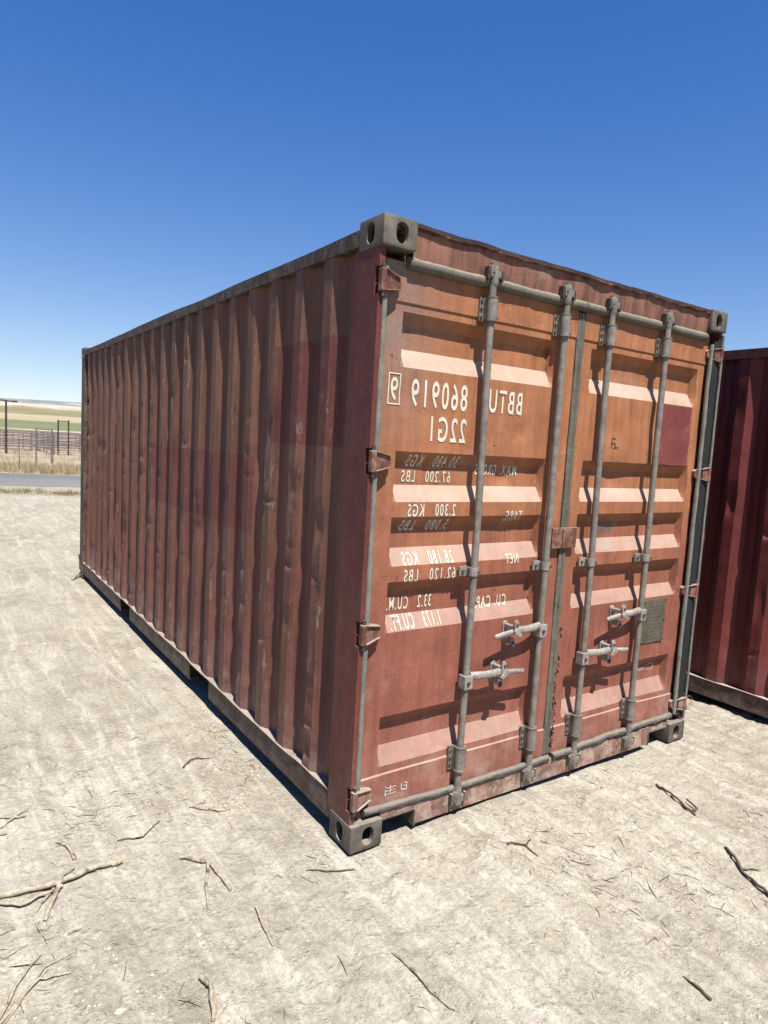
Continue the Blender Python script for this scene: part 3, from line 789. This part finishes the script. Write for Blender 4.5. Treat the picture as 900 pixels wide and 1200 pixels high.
    for j, (py, pz) in enumerate([(0.030, 2.452), (0.024, 2.500), (0.022, 2.560), (0.006, 2.566), (0.006, 2.583), (0.090, 2.587)]):
        W[:, j, 0] = xs; W[:, j, 1] = py + 0.003 * vnoise(xs / 0.1, xs * 0 + j, 0, 8) * (j < 3); W[:, j, 2] = pz + (wav if j >= 2 else 0)
    W[:, 3, 1] += 0.004 * vnoise(xs / 0.07, xs * 0, 0, 18); W[:, 3, 2] += 0.003 * vnoise(xs / 0.05, xs * 0, 0, 28)
    hd = MB().grid(W); hd.box(0.164, CW - 0.164, 0.094, 0.125, 2.452, 2.56)
    hd.build('door_header', head, root, smooth=30)
    # sill, notched beside both castings
    mb = MB()
    mb.box(0.345, CW - 0.345, 0.022, 0.12, 0.026, 0.134)
    for a, b in ((0.164, 0.3445), (CW - 0.3445, CW - 0.164)): mb.box(a, b, 0.022, 0.12, 0.104, 0.134)
    mb.build('door_sill', sill, root, bevel=0.003)
    for a, b in ((0.168, 0.345), (CW - 0.345, CW - 0.168)):
        mb = MB(); mb.box(a, b, 0.018, 0.10, 0.096, 0.1035)
        q = b - 0.001 if a < 1 else a - 0.007
        mb.box(q, q + 0.008, 0.018, 0.10, 0.022, 0.0955)
        mb.build('sill_pocket_rim', 'casting', root)
    # doors
    rnd = random.Random(7)
    dl = door_panel(LEFT, root, doorm); dr_ = door_panel(RIGHT, root, doorm)
    dl.name = 'door'
    for z in HZ_L:
        hinge(dl, 0.022, z, 1, 'hinge' if red else 'side_dark'); hinge(dr_, CW - 0.022, z, -1, 'hinge' if red else 'side_dark')
    locking_rod(dl, 0.590, LEFT, 0.652, 1, rnd); locking_rod(dl, 1.062, LEFT, 0.842, -1, rnd)
    locking_rod(dr_, 1.405, RIGHT, 0.652, 1, rnd); locking_rod(dr_, 1.878, RIGHT, 0.842, -1, rnd)
    # gaskets
    rough_tube((0.152, 0.040, 2.436), (1.222, 0.040, 2.438), 60, 0.0245, 3, 0, 0.02, 0.35).build('top_gasket', 'gasket', dl, smooth=40)
    rough_tube((1.226, 0.040, 2.438), (CW - 0.150, 0.040, 2.436), 60, 0.0245, 4, 0, 0.02, 0.35).build('top_gasket', 'gasket', dr_, smooth=40)
    rough_tube((0.075, 0.030, 0.150), (1.215, 0.026, 0.140), 70, 0.0175, 5, 0.010, 0.05, 0.5).build('bottom_gasket', 'gasket_dark', dl, smooth=40)
    rough_tube((1.240, 0.026, 0.140), (CW - 0.130, 0.030, 0.156), 70, 0.019, 6, -0.006, 0.08, 0.9).build('bottom_gasket', 'gasket_dark', dr_, smooth=40)
    for xx, dd, mt in ((0.038, dl, 'gasket_pale'), (CW - 0.094, dr_, 'gasket_pale')):
        rough_tube((xx, 0.028, 0.165), (xx, 0.028, 2.40), 60, 0.013, 8, 0, 0.05, 0.6).build('edge_gasket', mt, dd, smooth=40)
    MB().box(CW - 0.0815, CW - 0.019, 0.017, 0.0215, 0.15, 2.42).build('edge_seal', 'rubber', dr_)
    MB().box(0.031, 0.0505, 0.060, 0.075, 0.15, 2.42).build('edge_seal', 'rubber', dl)
    rough_tube((CW - 0.010, 0.009, 0.13), (CW - 0.010, 0.009, 2.46), 60, 0.008, 12, 0, 0.05, 0.5).build('post_seal', 'gasket_pale', root, smooth=40)
    # centre strip: two rubber lips with a groove between
    n = 90; zs = np.linspace(0.150, 2.408, n); W = np.zeros((n, 7, 3))
    for j, (px, py) in enumerate([(1.198, YD + 0.02), (1.1985, YD - 0.006), (1.214, YD - 0.012), (1.221, YD - 0.003), (1.229, YD - 0.012), (1.2495, YD - 0.006), (1.250, YD + 0.02)]):
        W[:, j, 0] = px + 0.002 * vnoise(zs / 0.12, zs * 0 + j, 0, 4); W[:, j, 1] = py + 0.0025 * vnoise(zs / 0.05, zs * 0 + j, 0, 6); W[:, j, 2] = zs
    MB().grid(W).build('centre_gasket', 'gasket', dl, smooth=45)
    if not red: return root
    # torn bits of rubber low on the strip
    mb = MB(); r2 = random.Random(5)
    for i in range(26):
        z = r2.uniform(0.18, 0.82); x = 1.246 + r2.uniform(-0.008, 0.012)
        mb.add([(x, 0.046, z), (x + r2.uniform(0.004, 0.014), 0.036, z + r2.uniform(-0.01, 0.01)), (x + r2.uniform(-0.004, 0.006), 0.046, z + r2.uniform(0.012, 0.03))], [(0, 1, 2)])
    tag(mb.build('torn_rubber', 'rubber', dl), kind='stuff')
    # protector plate bridging the two leaves
    mb = MB(); mb.box(1.116, 1.296, 0.028, 0.034, 1.246, 1.350); mb.box(1.116, 1.126, 0.0345, YD + 0.006, 1.246, 1.350); mb.box(1.188, 1.194, 0.022, 0.0275, 1.250, 1.346)
    mb.build('seal_cover', 'hinge', dl, bevel=0.002)
    # data plate
    pl = MB().box(1.958, 2.180, YD - 0.007, YD - 0.002, 0.645, 0.905).build('data_plate', 'plate', dr_, bevel=0.002)
    mb = MB()
    for px in (1.966, 2.172):
        for pz in (0.655, 0.775, 0.895): bolt_on(mb, px, YD - 0.008, pz, 0.005)
    tag(mb.build('plate_rivets', 'bolt', dr_), kind='stuff')
    # lettering, all reversed
    T = [('BBTU', 0.652, 0.856, 1.884, 1.988), ('860919', 0.214, 0.523, 1.876, 1.992), ('22G1', 0.327, 0.527, 1.738, 1.845), ('9', 0.108, 0.144, 1.894, 1.988),
         ('30.480   KGS', 0.229, 0.515, 1.627, 1.680), ('67.200   LBS', 0.216, 0.486, 1.560, 1.611), ('MAX. GROSS', 0.630, 0.897, 1.600, 1.650),
         ('2.300   KGS', 0.235, 0.499, 1.416, 1.470), ('5.080   LBS', 0.218, 0.481, 1.352, 1.400), ('TARE', 0.807, 0.915, 1.388, 1.436),
         ('28.180   KGS', 0.228, 0.509, 1.205, 1.260), ('62.120   LBS', 0.234, 0.520, 1.132, 1.188), ('NET', 0.829, 0.915, 1.182, 1.228),
         ('33.2   CU.M.', 0.180, 0.423, 1.004, 1.062), ('1.173   CU.FT.', 0.190, 0.464, 0.922, 0.985), ('CU. CAP.', 0.684, 0.885, 0.970, 1.026)]
    for t, a, b, c, d in T: lettering(t, a, b, c, d, dl, LEFT)
    strokes([[(0.098, 1.880), (0.154, 1.880), (0.154, 2.002), (0.098, 2.002), (0.098, 1.880)]], 0.005, dl, LEFT, 'check_digit_frame', 'white')
    # small worn stencil mark low on the leaf
    r3 = random.Random(9); pol = []
    for row, zz in enumerate((0.192, 0.206, 0.220)):
        x = 0.198
        while x < 0.252:
            w = r3.uniform(0.004, 0.010); pol.append([(x, zz), (x + w, zz + r3.uniform(-.002, .002))]); x += w + r3.uniform(0.003, 0.006)
    pol += [[(0.200, 0.186), (0.200, 0.229)], [(0.226, 0.190), (0.226, 0.229)]]
    strokes(pol, 0.0055, dl, LEFT, 'stencil_mark', 'chalk')
    pol = [[(0.286, 0.220), (0.286, 0.196), (0.294, 0.190), (0.302, 0.196)], [(0.302, 0.190), (0.316, 0.190), (0.316, 0.222), (0.304, 0.222)], [(0.302, 0.208), (0.316, 0.208)]]
    strokes(pol, 0.0055, dl, LEFT, 'stencil_mark', 'chalk')
    # chalk scrawl
    scr = []
    c = []
    for i in range(15):
        th = math.radians(-140 + i * 22); c.append((2.145 + 0.036 * math.cos(th), 0.475 + 0.020 * math.sin(th) + 0.002 * i / 15))
    scr.append(c)
    w = []
    for i in range(10): w.append((2.100 - i * 0.014, 0.458 + (0.020 if i % 2 else 0.0) + 0.001 * i))
    scr.append(w)
    strokes(scr, 0.0042, dr_, RIGHT, 'chalk_scrawl', 'chalk')
    strokes([[(1.545, 1.768), (1.545, 1.815), (1.575, 1.815)], [(1.545, 1.79), (1.57, 1.79), (1.58, 1.77)], [(1.56, 1.765), (1.60, 1.768)]], 0.0045, dr_, RIGHT, 'scratched_mark', 'bolt')
    return root

c1 = build_container('shipping_container', (0, 0, 0), True, 101)
tag(c1, 'faded orange-red shipping container with reversed white lettering on its barred doors', 'container')
c2 = build_container('shipping_container', (3.25, -0.95, -0.048), False, 211)
tag(c2, 'dark maroon shipping container without lettering, parked beside the faded orange-red one', 'container')

# ------------------------------------------------------------------ sticks, stones, litter
def wood_mat(name, a, b, c):
    n = NT(name)
    k = n.noise(60, 5, 0.65); col_ = n.mix(n.rng(k, 0.35, 0.65), a, b)
    col_ = n.mix(n.rng(n.noise(18, 4, 0.6), 0.55, 0.68), col_, c)
    n.bump(k, 0.5, 0.004)
    return n.done(col_, 0.85, 0, 0.15)
M['wood'] = wood_mat('bleached_wood', lin(192, 180, 160), lin(162, 148, 128), lin(104, 90, 74))
M['wood_dark'] = wood_mat('brown_twig', lin(116, 98, 82), lin(94, 78, 64), lin(64, 50, 42))
gh = lambda x, y: float(ground_h(np.array([x]), np.array([y]))[0])
rnd = random.Random(42)

def branch(name, label, chains, mat='wood', group=None):
    """chains: list of (points [(x, y, lift)], radius0, radius1); the whole stick is one mesh"""
    mb = MB(); ox, oy = chains[0][0][0][0], chains[0][0][0][1]; oz = gh(ox, oy)
    for pts, r0, r1 in chains:
        P = []
        for i in range(len(pts) - 1):
            a, b = pts[i], pts[i + 1]; k = 5
            for j in range(k + (i == len(pts) - 2)):
                t = j / k
                P.append((a[0] + (b[0] - a[0]) * t, a[1] + (b[1] - a[1]) * t, a[2] + (b[2] - a[2]) * t))
        Q = []; n = len(P)
        for i, (x, y, h) in enumerate(P):
            w = 0.25 * r0
            Q.append((x - ox + rnd.uniform(-w, w), y - oy + rnd.uniform(-w, w), gh(x, y) - oz + h + (r0 + (r1 - r0) * i / n) * 0.75))
        mb.tube(Q, [(r0 + (r1 - r0) * i / (n - 1)) * rnd.uniform(0.85, 1.12) for i in range(n)], 7)
    o = mb.build(name, mat, smooth=60); o.location = (ox, oy, oz)
    tag(o, label, 'stick', group)
    return o

branch('branch', 'thick bleached branch with a broken forked stub, lying on the sand', [([(-1.52, 0.44, 0.0), (-1.24, 0.395, 0.004), (-1.02, 0.345, 0.012), (-0.93, 0.37, 0.010), (-0.83, 0.385, 0.006)], 0.0125, 0.0105), ([(-0.86, 0.376, 0.004), (-0.82, 0.39, 0.004)], 0.011, 0.0145),
    ([(-1.05, 0.345, 0.010), (-1.09, 0.25, 0.004), (-1.12, 0.185, 0.0)], 0.010, 0.008), ([(-1.07, 0.34, 0.006), (-1.15, 0.24, 0.0)], 0.006, 0.003), ([(-1.30, 0.40, 0.006), (-1.18, 0.30, 0.012), (-1.04, 0.33, 0.012)], 0.006, 0.005), ([(-1.05, 0.37, 0.01), (-0.98, 0.44, 0.01)], 0.005, 0.002)])
branch('branch', 'pale three-armed twig lying like a fork on bare sand', [([(-0.61, 0.31, 0.004), (-0.525, 0.225, 0.006), (-0.505, 0.03, 0.002)], 0.0075, 0.0055), ([(-0.527, 0.22, 0.004), (-0.58, 0.09, 0.002), (-0.615, -0.03, 0.0)], 0.007, 0.005)])
branch('branch', 'short curved bleached stick with one dark side', [([(-0.745, -0.325, 0.004), (-0.735, -0.385, 0.012), (-0.765, -0.50, 0.004)], 0.0085, 0.0065)])
branch('branch', 'bundle of thin grey stalks fanning out from one end', [([(-1.29, -0.19, 0.0), (-1.22, -0.07, 0.006), (-1.155, 0.01, 0.004)], 0.005, 0.003), ([(-1.29, -0.20, 0.0), (-1.17, -0.09, 0.008), (-1.085, -0.115, 0.002)], 0.005, 0.003), ([(-1.28, -0.21, 0.0), (-1.15, -0.05, 0.004), (-1.04, -0.02, 0.0)], 0.004, 0.002), ([(-1.24, -0.14, 0.0), (-1.14, -0.06, 0.004)], 0.004, 0.002)])
branch('branch', 'dark forked stick in the open sand before the doors', [([(1.765, -0.26, 0.0), (1.70, -0.40, 0.012), (1.645, -0.55, 0.002)], 0.006, 0.006), ([(1.66, -0.53, 0.006), (1.70, -0.53, 0.012), (1.735, -0.45, 0.016)], 0.0065, 0.005)], 'wood_dark')
branch('branch', 'long dark crooked root near the maroon container', [([(1.51, -0.775, 0.0), (1.455, -0.84, 0.012), (1.38, -0.92, 0.004), (1.345, -1.02, 0.010), (1.30, -1.14, 0.0)], 0.0065, 0.0065), ([(1.40, -0.90, 0.006), (1.45, -0.95, 0.0)], 0.004, 0.003)], 'wood_dark')
branch('branch', 'dark straight stick beside the long crooked root', [([(1.60, -0.98, 0.0), (1.53, -1.04, 0.006), (1.46, -1.14, 0.0)], 0.006, 0.005)], 'wood_dark')
branch('twig', 'broken jointed twig pointing away from the near door corner', [([(-0.165, -0.545, 0.0), (-0.15, -0.66, 0.006), (-0.155, -0.74, 0.002), (-0.125, -0.83, 0.0)], 0.0045, 0.0055)])
branch('twig', 'straight pale twig with bark peeling, midway along the sand', [([(-0.465, -0.11, 0.004), (-0.48, -0.21, 0.004), (-0.49, -0.31, 0.0)], 0.006, 0.004)])
branch('twig', 'thin straight dark twig just outside the near corner casting', [([(-0.20, 0.005, 0.0), (-0.11, -0.04, 0.004), (-0.02, -0.075, 0.0)], 0.003, 0.0035)], 'wood_dark')
branch('twig', 'short thick dark twig alone on the drag marks', [([(0.645, -1.105, 0.0), (0.64, -1.15, 0.005), (0.638, -1.205, 0.0)], 0.003, 0.0055)], 'wood_dark')
branch('twig', 'bent dark twig beside the fork pocket of the long side', [([(-0.375, 1.02, 0.0), (-0.32, 1.06, 0.006), (-0.23, 1.045, 0.0)], 0.006, 0.003)], 'wood_dark')
branch('twig', 'two crossing pale twigs beyond the thick branch', [([(-1.23, 0.86, 0.0), (-1.16, 0.90, 0.006), (-1.08, 0.98, 0.0)], 0.006, 0.003), ([(-1.25, 0.95, 0.0), (-1.10, 0.90, 0.01)], 0.005, 0.003), ([(-1.32, 0.83, 0.0), (-1.18, 0.82, 0.004)], 0.007, 0.005)])
branch('twig', 'pale snapped twig with a bent tip near the thick branch', [([(-1.02, 0.66, 0.0), (-0.985, 0.60, 0.006), (-0.97, 0.50, 0.002)], 0.0035, 0.0075), ([(-1.00, 0.62, 0.0), (-1.09, 0.63, 0.0)], 0.003, 0.002)])
branch('twig', 'fine dark twig bent like a hook on the sand', [([(-0.80, 0.55, 0.0), (-0.70, 0.53, 0.006), (-0.61, 0.60, 0.002)], 0.0035, 0.002)], 'wood_dark')
branch('twig', 'thin grey stick laid straight near the forked twig', [([(-0.46, 0.66, 0.004), (-0.36, 0.585, 0.004), (-0.31, 0.55, 0.0)], 0.0045, 0.004)])
branch('twig', 'dark split twig under the barred doors', [([(0.62, -0.30, 0.0), (0.70, -0.33, 0.006), (0.76, -0.30, 0.002)], 0.006, 0.003), ([(0.70, -0.33, 0.004), (0.70, -0.40, 0.0)], 0.004, 0.002)], 'wood_dark')
branch('twig', 'pale splintered stick at the foot of the far end', [([(-0.12, 5.78, 0.0), (-0.02, 5.96, 0.05), (0.03, 6.08, 0.10)], 0.014, 0.010), ([(-0.10, 5.84, 0.0), (0.0, 6.12, 0.06)], 0.010, 0.006)])

# loose litter: straw, splinters and bark too small to count
rl = np.random.RandomState(11)
def scatter(n, bias=0.0):
    out = np.zeros((0, 2))
    while len(out) < n:
        k = rl.rand(n) < 0.6
        x = np.where(k, rl.uniform(-1.9, 2.6, n), rl.uniform(-4.5, 0.0, n)); y = np.where(k, rl.uniform(-1.6, 1.6, n), rl.uniform(0, 11, n))
        ok = ~((x > -0.01) & (x < CW) & (y > -0.01) & (y < CL)) & ~((x > 3.2) & (y > -1.0))
        dens = 0.12 + 1.5 * vnoise(x / 0.4, y / 0.4, 0, 61) + 0.8 * vnoise(x / 0.12, y / 0.12, 0, 62) + np.where(x < -0.9, 0.25, 0) - np.where(x > 0.3, bias, 0)
        ok &= rl.rand(n) < np.clip(dens, 0.03, 1)
        out = np.concatenate([out, np.stack([x[ok], y[ok]], 1)])
    return out[:n]
def litter(name, mat, n, lmin, lmax, label, bias):
    p = scatter(n, bias); L = (lmin + (lmax - lmin) * rl.rand(n) ** 2.2); th = rl.normal(1.9, 1.0, n); r = 0.0006 + np.minimum(L, 0.07) * 0.016 * rl.uniform(0.5, 1.4, n)
    dx, dy = np.cos(th) * L / 2, np.sin(th) * L / 2; b = rl.uniform(-0.06, 0.06, n) * L
    z0, z1, z2 = ground_h(p[:, 0], p[:, 1]), ground_h(p[:, 0] - dx, p[:, 1] - dy), ground_h(p[:, 0] + dx, p[:, 1] + dy)
    mb = MB()
    for i in range(n):
        x, y = p[i]
        mb.tube([(x - dx[i], y - dy[i], z1[i] + r[i] * 0.7), (x + b[i], y - b[i], z0[i] + r[i] * 1.3 + L[i] * 0.03), (x + dx[i], y + dy[i], z2[i] + r[i] * 0.7)], [r[i], r[i], r[i] * 0.7], 3)
    o = mb.build(name, mat, recalc=False); tag(o, label, 'litter', kind='stuff')
litter('twig_litter', 'wood_dark', 2200, 0.005, 0.055, 'fine dark splinters strewn over the sand', 0.12)
litter('dry_stalks', 'wood', 330, 0.03, 0.14, 'thin bleached stalks lying scattered over the sand', 0.25)
litter('bark_shreds', 'wood_dark', 230, 0.02, 0.10, 'dark shreds of bark lying scattered over the sand', 0.15)
litter('straw_litter', 'wood', 1900, 0.006, 0.06, 'bleached straw strewn over the sand', 0.1)

n = NT('pale_stone'); M['stone'] = n.done(n.mix(n.rng(n.noise(30, 5), 0.35, 0.65), lin(214, 204, 184), lin(178, 166, 144)), 0.9, 0, 0.1)
P = scatter(6500); R = rl.uniform(0.0018, 0.0065, 6500) * np.where(rl.rand(6500) < 0.05, 1.8, 1); Z = ground_h(P[:, 0], P[:, 1]); K = rl.uniform(0.7, 1.3, (6500, 6))
dirs = np.array(((1, 0, 0), (-1, 0, 0), (0, 1, 0), (0, -1, 0), (0, 0, 0.6), (0, 0, -0.6)))
PV = np.stack([P[:, 0], P[:, 1], Z + R * 0.1], 1)[:, None, :] + dirs[None] * (R[:, None] * K)[:, :, None]
mb = MB(); mb.v = PV.reshape(-1, 3).tolist()
for i in range(6500):
    o = i * 6; mb.f += [tuple(o + q for q in f) for f in ((0, 2, 4), (2, 1, 4), (1, 3, 4), (3, 0, 4), (2, 0, 5), (1, 2, 5), (3, 1, 5), (0, 3, 5))]
pb = mb.build('pebbles', 'stone', recalc=False); tag(pb, 'small pebbles and clods of dried sand strewn over the ground', 'pebbles', kind='stuff')

def stone(label, x, y, r, sq):
    me = bpy.data.meshes.new('stone'); bm = bmesh.new(); bmesh.ops.create_icosphere(bm, subdivisions=3, radius=1)
    for v in bm.verts:
        q = 1 + 0.28 * float(fbm(v.co.x * 1.6 + x * 9, v.co.y * 1.6, v.co.z * 1.6, 3, 7)); v.co = Vector((v.co.x * r * q, v.co.y * r * 0.72 * q, v.co.z * r * sq * q))
    bm.to_mesh(me); bm.free(); me.shade_smooth()
    o = link('stone', me, 'stone'); o.location = (x, y, gh(x, y) + r * sq * 0.2); tag(o, label, 'stone')
stone('flat pale stone half sunk in sand beyond the thick branch', -1.27, 1.02, 0.045, 0.35)
stone('round white pebble near the curved bleached stick', -0.985, -0.33, 0.017, 0.6)
stone('small square pale stone near the three-armed twig', -0.69, -0.15, 0.012, 0.5)

# loop of thin wire hanging by the maroon container's rail
n = NT('rusty_wire'); M['wire'] = n.done(lin(150, 92, 52), 0.7)
pts = [(2.62 + 0.055 * math.cos(t), 0.10, 0.16 + 0.045 * math.sin(t)) for t in np.linspace(0.4, 6.2, 24)]
pts = [(2.47, 0.02, 0.20), (2.52, 0.05, 0.15)] + pts
o = MB().tube(pts, 0.0022, 5).build('wire_loop', 'wire', smooth=60); tag(o, 'thin rusty loop of wire sticking out at the right door corner', 'wire')

# ------------------------------------------------------------------ beyond the road
M['pipe'] = worn_metal('weathered_pipe', lin(142, 128, 126), lin(118, 106, 106), lin(86, 70, 66), 3, 0.7, 0.1)
M['pole'] = worn_metal('weathered_pole', lin(70, 66, 62), lin(56, 52, 50), lin(44, 40, 38), 3, 0.8)
M['wirefence'] = worn_metal('fence_wire', lin(110, 100, 94), lin(96, 88, 84), lin(80, 64, 56), 2, 0.6)

def make_panel(L=2.9, H=1.25):
    root = empty('corral_panel')
    for x in (0, L):
        MB().tube([(x, 0, -0.05), (x, 0, H)], 0.028, 8).build('post', 'pipe', root, smooth=60)
    MB().tube([(L / 2, 0, 0.25), (L / 2, 0, H - 0.05)], 0.022, 6).build('brace', 'pipe', root, smooth=60)
    rail_me = None
    for k in range(6):
        z = 0.28 + k * (H - 0.33) / 5
        if rail_me is None:
            o = MB().tube([(0.03, 0, 0), (L - 0.03, 0, 0)], 0.030, 6).build('rail', 'pipe', root, smooth=60); rail_me = o.data
        else:
            o = link('rail', rail_me, None, root)
        o.location = (0, 0, z)
    return root
def copy_tree(o, parent=None):
    c = o.copy(); col.objects.link(c); c.parent = parent
    for ch in o.children: copy_tree(ch, c)
    return c
proto = make_panel()
G = 'corral panels beyond the road'
spots = []
for (y, x0, cnt, da) in ((41.0, -7.4, 7, 0.02), (45.5, -5.0, 7, -0.03), (51.0, -4.0, 8, 0.04), (57.0, -2.5, 8, -0.01)):
    for k in range(cnt): spots.append((x0 + k * 3.0, y + 0.1 * math.sin(k * 2.1), da, y))
for (x, y0, cnt) in ((1.9, 41.3, 3), (4.7, 41.3, 3), (8.3, 45.8, 3)):
    for k in range(cnt): spots.append((x, y0 + 3.0 * k, math.pi / 2 + 0.06, 0))
ROWS = {41.0: 'in the corral row facing the road', 45.5: 'in the second corral row behind the road-side row', 51.0: 'in the third corral row from the road', 57.0: 'in the hindmost corral row before the fields', 0: 'dividing two pens, running away from the road'}
for i, (x, y, a, row) in enumerate(spots):
    o = proto if i == 0 else copy_tree(proto)
    o.location = (x, y, gh(x, y)); o.rotation_euler = (0, 0, a)
    tag(o, 'rusty six-rail pipe panel ' + ROWS[row], 'corral panel', G + (', dividers' if row == 0 else ', row at %d m' % row))

# tall lamp pole with a cross arm
r = empty('lamp_pole', (2.15, 40.4, 0)); tag(r, 'tall dark pole with one long arm standing in the corral', 'pole')
MB().tube([(0, 0, -0.1), (0, 0, 2.95)], [0.06, 0.05], 8).build('pole', 'pole', r, smooth=60)
MB().tube([(0.35, 0, 2.90), (0, 0, 2.93), (-2.6, 0.1, 3.12)], 0.04, 6).build('arm', 'pole', r, smooth=60)
MB().box(0.30, 0.55, -0.08, 0.08, 2.86, 2.95).build('lamp_head', 'pole', r)
r = empty('loading_frame', (4.85, 40.9, 0)); tag(r, 'dark frame of two tall posts joined across the top', 'gate frame')
for x in (0, 0.55): MB().tube([(x, 0, -0.1), (x, 0, 2.05)], 0.042, 8).build('post', 'pole', r, smooth=60)
MB().tube([(-0.05, 0, 1.98), (0.60, 0, 1.98)], 0.035, 6).build('cross_bar', 'pole', r, smooth=60)
r = empty('gate_frame', (2.55, 31.2, 0)); tag(r, 'tall brown rectangular gate frame between road fence and corral', 'gate frame')
for x in (0, 0.62): MB().tube([(x, 0, -0.1), (x, 0, 1.55)], 0.035, 7).build('post', 'pipe', r, smooth=60)
for z in (0.72, 1.52): MB().tube([(-0.02, 0, z), (0.64, 0, z)], 0.028, 6).build('cross_bar', 'pipe', r, smooth=60)
# field wire fence along the far verge
r = empty('wire_fence', (0, 0, 0)); tag(r, 'sagging wire fence on thin steel posts along the far verge', 'fence')
fy = lambda x: 25.4 - 0.19 * x
post_me = None
for x in np.arange(-26, 30, 1.05):
    if post_me is None:
        o = MB().tube([(0, 0, -0.05), (0, 0, 1.2)], 0.016, 5).build('post', 'pipe', r); post_me = o.data
    else: o = link('post', post_me, None, r)
    o.location = (float(x), fy(x), gh(float(x), fy(x))); o.rotation_euler = (0.03 * math.sin(x * 7), 0.04 * math.sin(x * 3), 0)
for z in (0.25, 0.5, 0.75, 1.0):
    MB().tube([(x, fy(x), z + 0.03 * math.sin(x * 1.7 + z * 9)) for x in np.arange(-26, 30, 0.7)], 0.006, 4).build('wire', 'wirefence', r)

# dry grass on the verge and weeds by the road edge
def grass_mat(name, a, b):
    n = NT(name); return n.done(n.mix(n.rng(n.noise(1.3, 4), 0.35, 0.65), a, b), 0.9, 0, 0.1)
M['dry'] = grass_mat('dry_grass', lin(190, 172, 142), lin(170, 158, 120))
M['weed'] = grass_mat('grey_weeds', lin(128, 124, 88), lin(156, 142, 104))
def tufts(name, mat, pts, hmin, hmax, blades, spread, label, seed):
    rr = random.Random(seed); mb = MB()
    pts = np.array(pts); hz_ = ground_h(pts[:, 0], pts[:, 1])
    for (x, y), z in zip(pts.tolist(), hz_.tolist()):
        for b in range(blades):
            th = rr.uniform(0, 6.283); q = rr.uniform(0, spread); h = rr.uniform(hmin, hmax); ln = rr.uniform(0.05, 0.5) * h
            bx, by = x + math.cos(th) * q, y + math.sin(th) * q; t2 = rr.uniform(0, 6.283); w = 0.006 + h * 0.02
            mb.add([(bx - w * math.sin(t2), by + w * math.cos(t2), z - 0.01), (bx + w * math.sin(t2), by - w * math.cos(t2), z - 0.01), (bx + ln * math.cos(th), by + ln * math.sin(th), z + h)], [(0, 1, 2)])
    o = mb.build(name, mat, recalc=False); tag(o, label, 'grass', kind='stuff')
rg = random.Random(3)
tufts('dry_grass', 'dry', [(x, 23.9 - 0.19 * x + abs(rg.gauss(0, 2.2))) for x in [rg.uniform(-14, 22) for i in range(2600)]], 0.12, 0.42, 9, 0.16, 'dry yellow grass growing along the far verge', 1)
tufts('range_grass', 'dry', [(rg.uniform(-14, 24), rg.uniform(27, 62)) for i in range(2200)], 0.08, 0.3, 8, 0.25, 'sparse dry grass inside the corral', 2)
tufts('verge_weeds', 'weed', [(x, 16.75 - 0.19 * x + rg.gauss(0, 0.28)) for x in [rg.uniform(-12, 14) for i in range(900)]], 0.03, 0.13, 9, 0.12, 'low grey weeds along the near road edge', 4)
